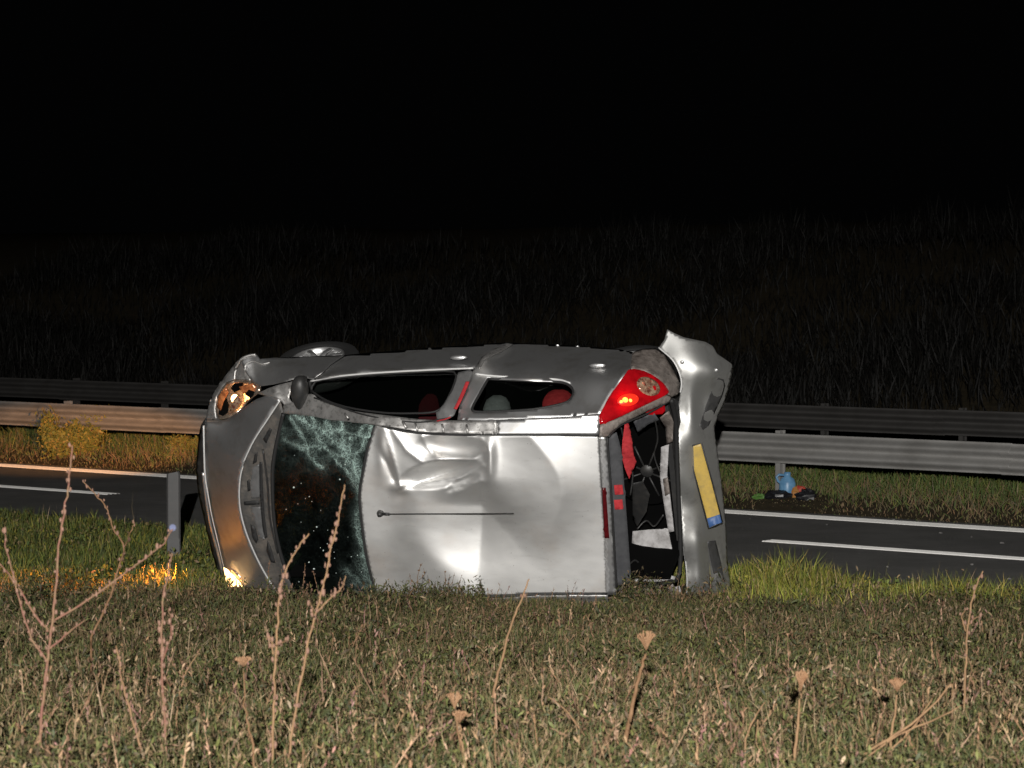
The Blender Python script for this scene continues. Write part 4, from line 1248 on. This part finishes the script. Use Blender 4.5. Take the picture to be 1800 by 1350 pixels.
# verge under the near rail
n = 90000
s = RNG.uniform(-9, 30, n); cc = 23.95 + RNG.random(n) ** .8 * 3.2
xy = np.array([rp(a, b_) for a, b_ in zip(s, cc)]); x, y = xy[:, 0], xy[:, 1]
P = np.stack([x, y, terrain(x, y) - .01], 1)
D, Wd = dirs(n, 35, 88)
t = np.clip((cc - 24.2) / 1.5, 0, 1)
L = (.04 + .20 * t) * RNG.uniform(.6, 1.4, n) * (1 + .4 * fnoise(x, y, 1.9, 41)) * np.where((np.hypot(x - jp[0], (y - jp[1] + .4) * .6) < .38), .3, 1); Wn = RNG.uniform(.005, .012, n)
cA = pick([(.08, .115, .03, 4), (.06, .09, .025, 3), (.15, .155, .04, 2), (.17, .14, .07, .6)], n)
cB = pick([(.17, .11, .06, 3), (.10, .08, .045, 3), (.13, .12, .05, 2)], n)
dry = (RNG.random(n) < .8 * (1 - t) + .1)[:, None]
leaves_mesh('rail_grass', P, D, Wd, L, Wn, np.where(dry, cB, cA), 'green and brown grass growing under the near guard rail', 'grass', .3)

# the ground between the rails
n = 30000
s = RNG.uniform(-12, 42, n); cc = RNG.uniform(26.9, 32.5, n)
xy = np.array([rp(a, b_) for a, b_ in zip(s, cc)]); x, y = xy[:, 0], xy[:, 1]
P = np.stack([x, y, terrain(x, y) - .01], 1); D, Wd = dirs(n, 40, 88)
leaves_mesh('median_grass', P, D, Wd, RNG.uniform(.1, .35, n), RNG.uniform(.006, .014, n), pick([(.035, .04, .018, 3), (.05, .045, .025, 2)], n), 'dark grass between the two guard rails', 'grass', .3)

# scrub on the dark bank beyond
n = 260000
s = RNG.uniform(-14, 52, n); cc = 32.2 + RNG.random(n) ** 1.7 * 19
xy = np.array([rp(a, b_) for a, b_ in zip(s, cc)]); x, y = xy[:, 0], xy[:, 1]
clump = np.clip(.35 + 1.0 * fnoise(x, y, .45, 51) + .7 * fnoise(x, y, 1.3, 52), 0, 2.0)
k = RNG.random(n) < .15 + .6 * clump
x, y, clump = x[k], y[k], clump[k]; n = len(x)
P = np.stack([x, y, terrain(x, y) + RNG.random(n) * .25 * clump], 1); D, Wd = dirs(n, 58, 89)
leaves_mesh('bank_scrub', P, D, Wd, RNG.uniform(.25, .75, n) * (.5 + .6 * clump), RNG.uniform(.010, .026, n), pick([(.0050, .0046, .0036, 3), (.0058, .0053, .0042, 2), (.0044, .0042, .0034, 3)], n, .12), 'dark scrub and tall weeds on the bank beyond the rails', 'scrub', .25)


def bush(px, py, hgt, wid, n, pal, label, seed):
    p = ground_at(px, py)
    e = empty('roadside_bush', tuple(p)); tag(e, label, 'bush')
    st = MB()
    tips = []
    rr = random.Random(seed)
    for k in range(9):
        a = rr.random() * 6.28; r = wid * rr.random()
        q = [(.7 * r * math.cos(a), .3 * r * math.sin(a), 0), (.9 * r * math.cos(a), .6 * r * math.sin(a), hgt * .4), (1.2 * r * math.cos(a), r * math.sin(a), hgt * (.3 + .7 * rr.random()))]
        st.tube(q, [.008, .006, .003], 5); tips.append(q)
    st.build('stems', 'stalk_brown', e)
    t = RNG.random(n) ** .6; i = RNG.integers(0, 9, n)
    T = np.array(tips)[i]
    Pp = np.where((t < .5)[:, None], T[:, 0] + (T[:, 1] - T[:, 0]) * (t * 2)[:, None], T[:, 1] + (T[:, 2] - T[:, 1]) * (t * 2 - 1)[:, None]) + RNG.normal(size=(n, 3)) * wid * np.array([.16, .16, .12])
    Pp[:, 2] = np.abs(Pp[:, 2])
    D, Wd = dirs(n, -10, 80)
    o = leaves_mesh('foliage', Pp, D, Wd, RNG.uniform(.03, .08, n), RNG.uniform(.012, .03, n), pick(pal, n), None, None, .3)
    o.parent = e
    return e


bush(118, 806, .60, .42, 3000, [(.16, .14, .03, 3), (.11, .12, .03, 3), (.24, .17, .05, 1)], 'leafy yellow-green bush in front of the guard rail on the left', 11)
bush(325, 800, .30, .2, 500, [(.14, .12, .03, 3), (.10, .11, .03, 3)], 'small low bush by the road beside the car nose', 12)


# ------------------------------------------------------------------ individual weeds
def weed(name, label, cat, lines, Yd, m='stalk_pink', r=.006, bud=.010, gap=.05, flower=None, group=None, bm='bud', sway=.05, seed=0):
    """lines: lists of pixels, the first one the main stem from its foot up; all stand at about Yd metres"""
    rr = random.Random(seed + 100)
    f = lines[0][0]
    foot = at(f[0], f[1], Yd)
    gz = float(terrain(foot[0], foot[1]))
    e = empty(name, (foot[0], foot[1], min(gz, foot[2])))
    tag(e, label, cat, group)
    org = np.array([foot[0], foot[1], min(gz, foot[2])])
    buds = MB()
    for li, ln in enumerate(lines):
        pts = smooth(ln, 5)
        n = len(pts)
        sw = (rr.random() - .5) * 2 * sway * (li > 0)
        W3 = []
        for i, p in enumerate(pts):
            t = i / max(1, n - 1)
            jit = np.array([rr.gauss(0, .0018), rr.gauss(0, .004), 0]) * (0 < i < n - 1)
            W3.append(at(p[0], p[1], Yd + sw * 3 * t) - org + jit)
        if li == 0: W3.insert(0, np.array([W3[0][0], W3[0][1], -.03]))
        r0 = r * .72 if li == 0 else r * .48
        b = MB(); b.tube(W3, list(np.linspace(r0, r0 * .45, len(W3))), 6)
        b.build('stem' if li == 0 else 'branch', m, e)
        if bud:
            acc = 0
            for i in range(1, len(W3)):
                seg = np.linalg.norm(W3[i] - W3[i - 1]); d0 = W3[i - 1]
                k = 0.0
                while k < seg:
                    if acc >= gap * (.6 + .8 * rr.random()):
                        acc = 0
                        for q in range(rr.choice((1, 1, 2, 3))):
                            a = rr.random() * 6.28
                            s_ = bud * (.32 + .42 * rr.random())
                            p = d0 + (W3[i] - d0) * (k / seg) + np.array([math.cos(a) * (r0 * .8 + s_ * .7), math.sin(a) * s_, s_ * .5])
                            buds.blob(p, (s_ * rr.uniform(.4, .8), s_ * .6, s_ * rr.uniform(.8, 1.5)), 6, 4, lump=.6, seed=i)
                    k += .004; acc += .004
    if bud and buds.v:
        o = buds.build('buds', bm, e); o['kind'] = 'stuff'
    if flower:
        c = at(flower[0], flower[1], Yd) - org
        for k in range(9):
            a = k * .7; d = np.array([math.cos(a) * .7, -.55, math.sin(a) * .7]); d /= np.linalg.norm(d)
            s_ = np.cross(d, (0, 1, 0)); s_ /= np.linalg.norm(s_)
            mesh('petal', [c, c + d * .008 + s_ * .0035, c + d * .014 + s_ * .003, c + d * .014 - s_ * .003, c + d * .008 - s_ * .0035], [(0, 1, 2, 3, 4)], 'petal_blue', e, smooth=False)
    return e


def seed_head(e, px, py, Yd, wr, h, m='seedhead', seed=0):
    """dried umbel: a fan of fine rays that spreads from the stem tip"""
    org = np.array(e.location)
    c = at(px, py, Yd) - org
    rr = random.Random(seed)
    b = MB()
    for k in range(30):
        a = rr.random() * 6.28; q = wr * math.sqrt(rr.random())
        tip = c + np.array([q * math.cos(a), q * math.sin(a) * .8, h * (1 - .25 * (q / wr) ** 2 + .12 * rr.random())])
        b.tube([c, c + (tip - c) * .55 + np.array([0, 0, .1 * h]), tip], [.0016, .0015, .0018], 4)
        b.blob(tip, (.0035, .0035, .005), 5, 3, lump=.6, seed=k)
    o = b.build('seed_head', m, e); o['kind'] = 'stuff'


A = 9.35
weed('chicory', 'tall branching pink stemmed weed at the left edge with a blue flower', 'weed',
     [[(66, 1375), (70, 1300), (76, 1230), (84, 1165), (90, 1108), (98, 1040), (103, 960), (112, 905), (120, 850), (127, 783)],
      [(83, 1110), (55, 1070), (22, 1018), (-6, 985)], [(96, 1090), (130, 1070), (175, 1040), (218, 1008), (250, 985), (280, 962), (304, 930)],
      [(88, 1140), (120, 1112), (150, 1090)], [(84, 1165), (50, 1110), (25, 1020), (6, 930)]],
     A, r=.0075, bud=.0105, gap=.04, flower=(304, 927), seed=1)
weed('chicory', 'dark branching weed stem before the green verge left of the post', 'weed',
     [[(160, 1120), (190, 1060), (205, 1010), (218, 962), (200, 930), (186, 890), (170, 872), (145, 845)], [(218, 962), (232, 930), (237, 918)]], 12.6, m='stalk_brown', r=.007, bud=.011, gap=.04, seed=2)
weed('chicory', 'upright knotty pink stem ending just below the grey post', 'weed',
     [[(292, 1375), (290, 1290), (286, 1200), (284, 1130), (286, 1060), (296, 1000), (303, 974)], [(288, 1160), (302, 1110), (296, 1070)]], A, r=.006, bud=.012, gap=.028, seed=3)
weed('chicory', 'leaning brown weed in the lower left before the upright stem', 'weed',
     [[(262, 1375), (250, 1320), (232, 1260), (215, 1195), (204, 1135)]], A, m='stalk_tan', r=.006, bud=.012, gap=.03, seed=4)
weed('chicory', 'straight pale stem with dense buds, the left one of the tall pair before the windscreen', 'weed',
     [[(478, 1375), (480, 1280), (483, 1190), (486, 1110), (494, 1035), (508, 990), (524, 962), (543, 938)], [(480, 1150), (475, 1120), (468, 1125)], [(486, 1135), (504, 1124)]],
     A, m='stalk_tan', r=.0058, bud=.012, gap=.03, seed=5)
weed('chicory', 'tallest pale stem reaching up over the windscreen, the right one of the pair', 'weed',
     [[(502, 1375), (512, 1300), (526, 1210), (542, 1130), (556, 1075), (566, 1040), (576, 995), (586, 950), (596, 905), (606, 852)], [(556, 1078), (580, 1052), (600, 1035), (607, 1012)], [(553, 1085), (545, 1060)]],
     A, m='stalk_tan', r=.0058, bud=.0115, gap=.034, seed=6)
weed('chicory', 'short forked dry stem between the upright pink stem and the tall pair', 'weed',
     [[(310, 1265), (316, 1220), (322, 1194), (334, 1170), (352, 1140)], [(322, 1194), (308, 1172), (296, 1155)]], 10.2, m='stalk_tan', r=.004, bud=.006, gap=.05, seed=7)
w = weed('wild_carrot', 'dried umbel on a thin brown stalk in the lower left', 'weed', [[(446, 1375), (444, 1310), (436, 1275), (430, 1240), (428, 1180)]], A, m='stalk_brown', r=.006, bud=0, seed=8)
seed_head(w, 428, 1172, A, .026, .030, seed=1)
w = weed('wild_carrot', 'pale fan shaped seed head standing below the middle of the car roof', 'weed', [[(822, 1372), (814, 1330), (806, 1290), (800, 1250)]], A, m='stalk_brown', r=.0075, bud=0, seed=9)
seed_head(w, 799, 1246, A, .021, .050, seed=2)
w = weed('wild_carrot', 'smaller brown seed head just below the pale fan shaped one', 'weed', [[(826, 1374), (819, 1335), (812, 1300), (808, 1274)]], A - .06, m='stalk_tan', r=.0065, bud=0, seed=10)
seed_head(w, 808, 1271, A - .06, .026, .036, seed=3)
w = weed('wild_carrot', 'large rusty seed head on a thick leaning stalk below the boot', 'weed', [[(1090, 1345), (1104, 1280), (1118, 1215), (1128, 1170), (1135, 1150)]], 9.8, m='stalk_brown', r=.012, bud=0, seed=11)
seed_head(w, 1136, 1143, 9.8, .034, .060, seed=4)
weed('dock_stem', 'thin brown stem crossing the lower roof edge of the car', 'weed', [[(862, 1262), (872, 1200), (884, 1155), (900, 1095), (916, 1055), (930, 1018)]], 11.2, m='stalk_tan', r=.0085, bud=.009, gap=.12, seed=12)
weed('dock_stem', 'branched thin weed before the grass near the right edge', 'weed', [[(1694, 1265), (1697, 1190), (1699, 1130), (1706, 1070), (1716, 1030), (1728, 1004)], [(1698, 1110), (1690, 1085), (1700, 1068)], [(1700, 1100), (1722, 1082)]], 11.2, m='stalk_tan', r=.007, bud=.013, gap=.05, seed=13)
w = weed('wild_carrot', 'reddish seed head in the lower right', 'weed', [[(1394, 1350), (1400, 1290), (1405, 1230)]], A + .1, m='stalk_tan', r=.009, bud=0, seed=14)
seed_head(w, 1407, 1215, A + .1, .024, .062, seed=5)
w = weed('wild_carrot', 'faded seed head in the lower right, next to the fallen branches', 'weed', [[(1560, 1340), (1570, 1270), (1576, 1222)]], A + .15, m='stalk_tan', r=.0075, bud=0, seed=15)
seed_head(w, 1577, 1216, A + .15, .028, .04, seed=6)
weed('fallen_branch', 'leaning bundle of dry twigs in the lower right corner', 'branch', [[(1480, 1350), (1560, 1300), (1625, 1255), (1672, 1202)], [(1500, 1350), (1580, 1292), (1650, 1262), (1690, 1240)], [(1540, 1340), (1600, 1285), (1640, 1225)]], A + .1, m='stalk_tan', r=.008, bud=0, seed=16)
weed('dock_stem', 'bent straw coloured stalk at lower right of the boot', 'weed', [[(1310, 1300), (1326, 1262), (1345, 1234)], [(1332, 1265), (1330, 1300), (1338, 1330)]], A + .3, m='stalk_tan', r=.005, bud=0, seed=17)
weed('dock_stem', 'leaning dry stem low in the middle of the slope', 'weed', [[(1040, 1310), (1012, 1270), (985, 1240), (964, 1225)], [(1012, 1270), (990, 1245)]], 10.1, m='stalk_tan', r=.004, bud=.006, gap=.06, seed=18)
weed('small_weed', 'small dark weed with tiny seed pods before the silver roof', 'weed', [[(736, 1060), (734, 1030), (736, 1005), (742, 990)], [(735, 1035), (722, 1018), (720, 1008)], [(736, 1020), (746, 1010), (744, 998)], [(735, 1045), (750, 1040)]], 19.6, m='stalk_brown', r=.004, bud=.009, gap=.05, bm='stalk_brown', seed=19)
weed('small_weed', 'small bushy weed with round heads before the silver roof', 'weed', [[(784, 1062), (783, 1030), (782, 1004)], [(784, 1050), (795, 1025), (798, 1006)], [(784, 1050), (806, 1025), (812, 1010)], [(784, 1050), (788, 1028), (790, 1010)], [(784, 1055), (772, 1044)]], 19.6, m='stalk_brown', r=.004, bud=.009, gap=.07, bm='stalk_brown', seed=20)
# weeds at the foot of the car
for k, (px, top) in enumerate(((468, 985), (500, 1000), (530, 990), (556, 1005), (592, 1015), (1150, 1035), (1112, 1040), (1238, 1030))):
    d = [(-.0, 0), (4, -20), (2, -40)]
    weed('small_weed', ['small tan weed at the foot of the bonnet', 'small tan weed at the foot of the scuttle', 'small tan weed before the lower windscreen', 'second small weed before the lower windscreen', 'small weed at the lower corner of windscreen and roof', 'small weed before the open boot', 'small weed at the lower roof corner by the boot', 'small weed before the torn bumper'][k], 'weed',
         [[(px, 1078), (px + 3, (1078 + top) / 2), (px + (-1) ** k * 6, top)], [(px + 2, 1058), (px + 10, 1040), (px + 12, 1028)], [(px + 2, 1062), (px - 8, 1046), (px - 10, 1036)]], 19.5, m='stalk_tan', r=.004, bud=.011, gap=.03, seed=30 + k)

# loose bits on the road
V = []; F = []
b = MB()
for k in range(90):
    s = random.uniform(-7, 18); c = random.choice((random.uniform(19.4, 23.4), random.uniform(22.6, 24.0)))
    p = rp(s, c); r = random.uniform(.006, .018)
    b.blob((p[0], p[1], .006 + r * .3), (r * random.uniform(.8, 1.8), r, r * .5), 6, 4, lump=.6, seed=k)
tag(b.build('road_debris', 'pebble', None, smooth=False), 'scattered glass crumbs and pebbles on the dark road', 'debris', kind='stuff')
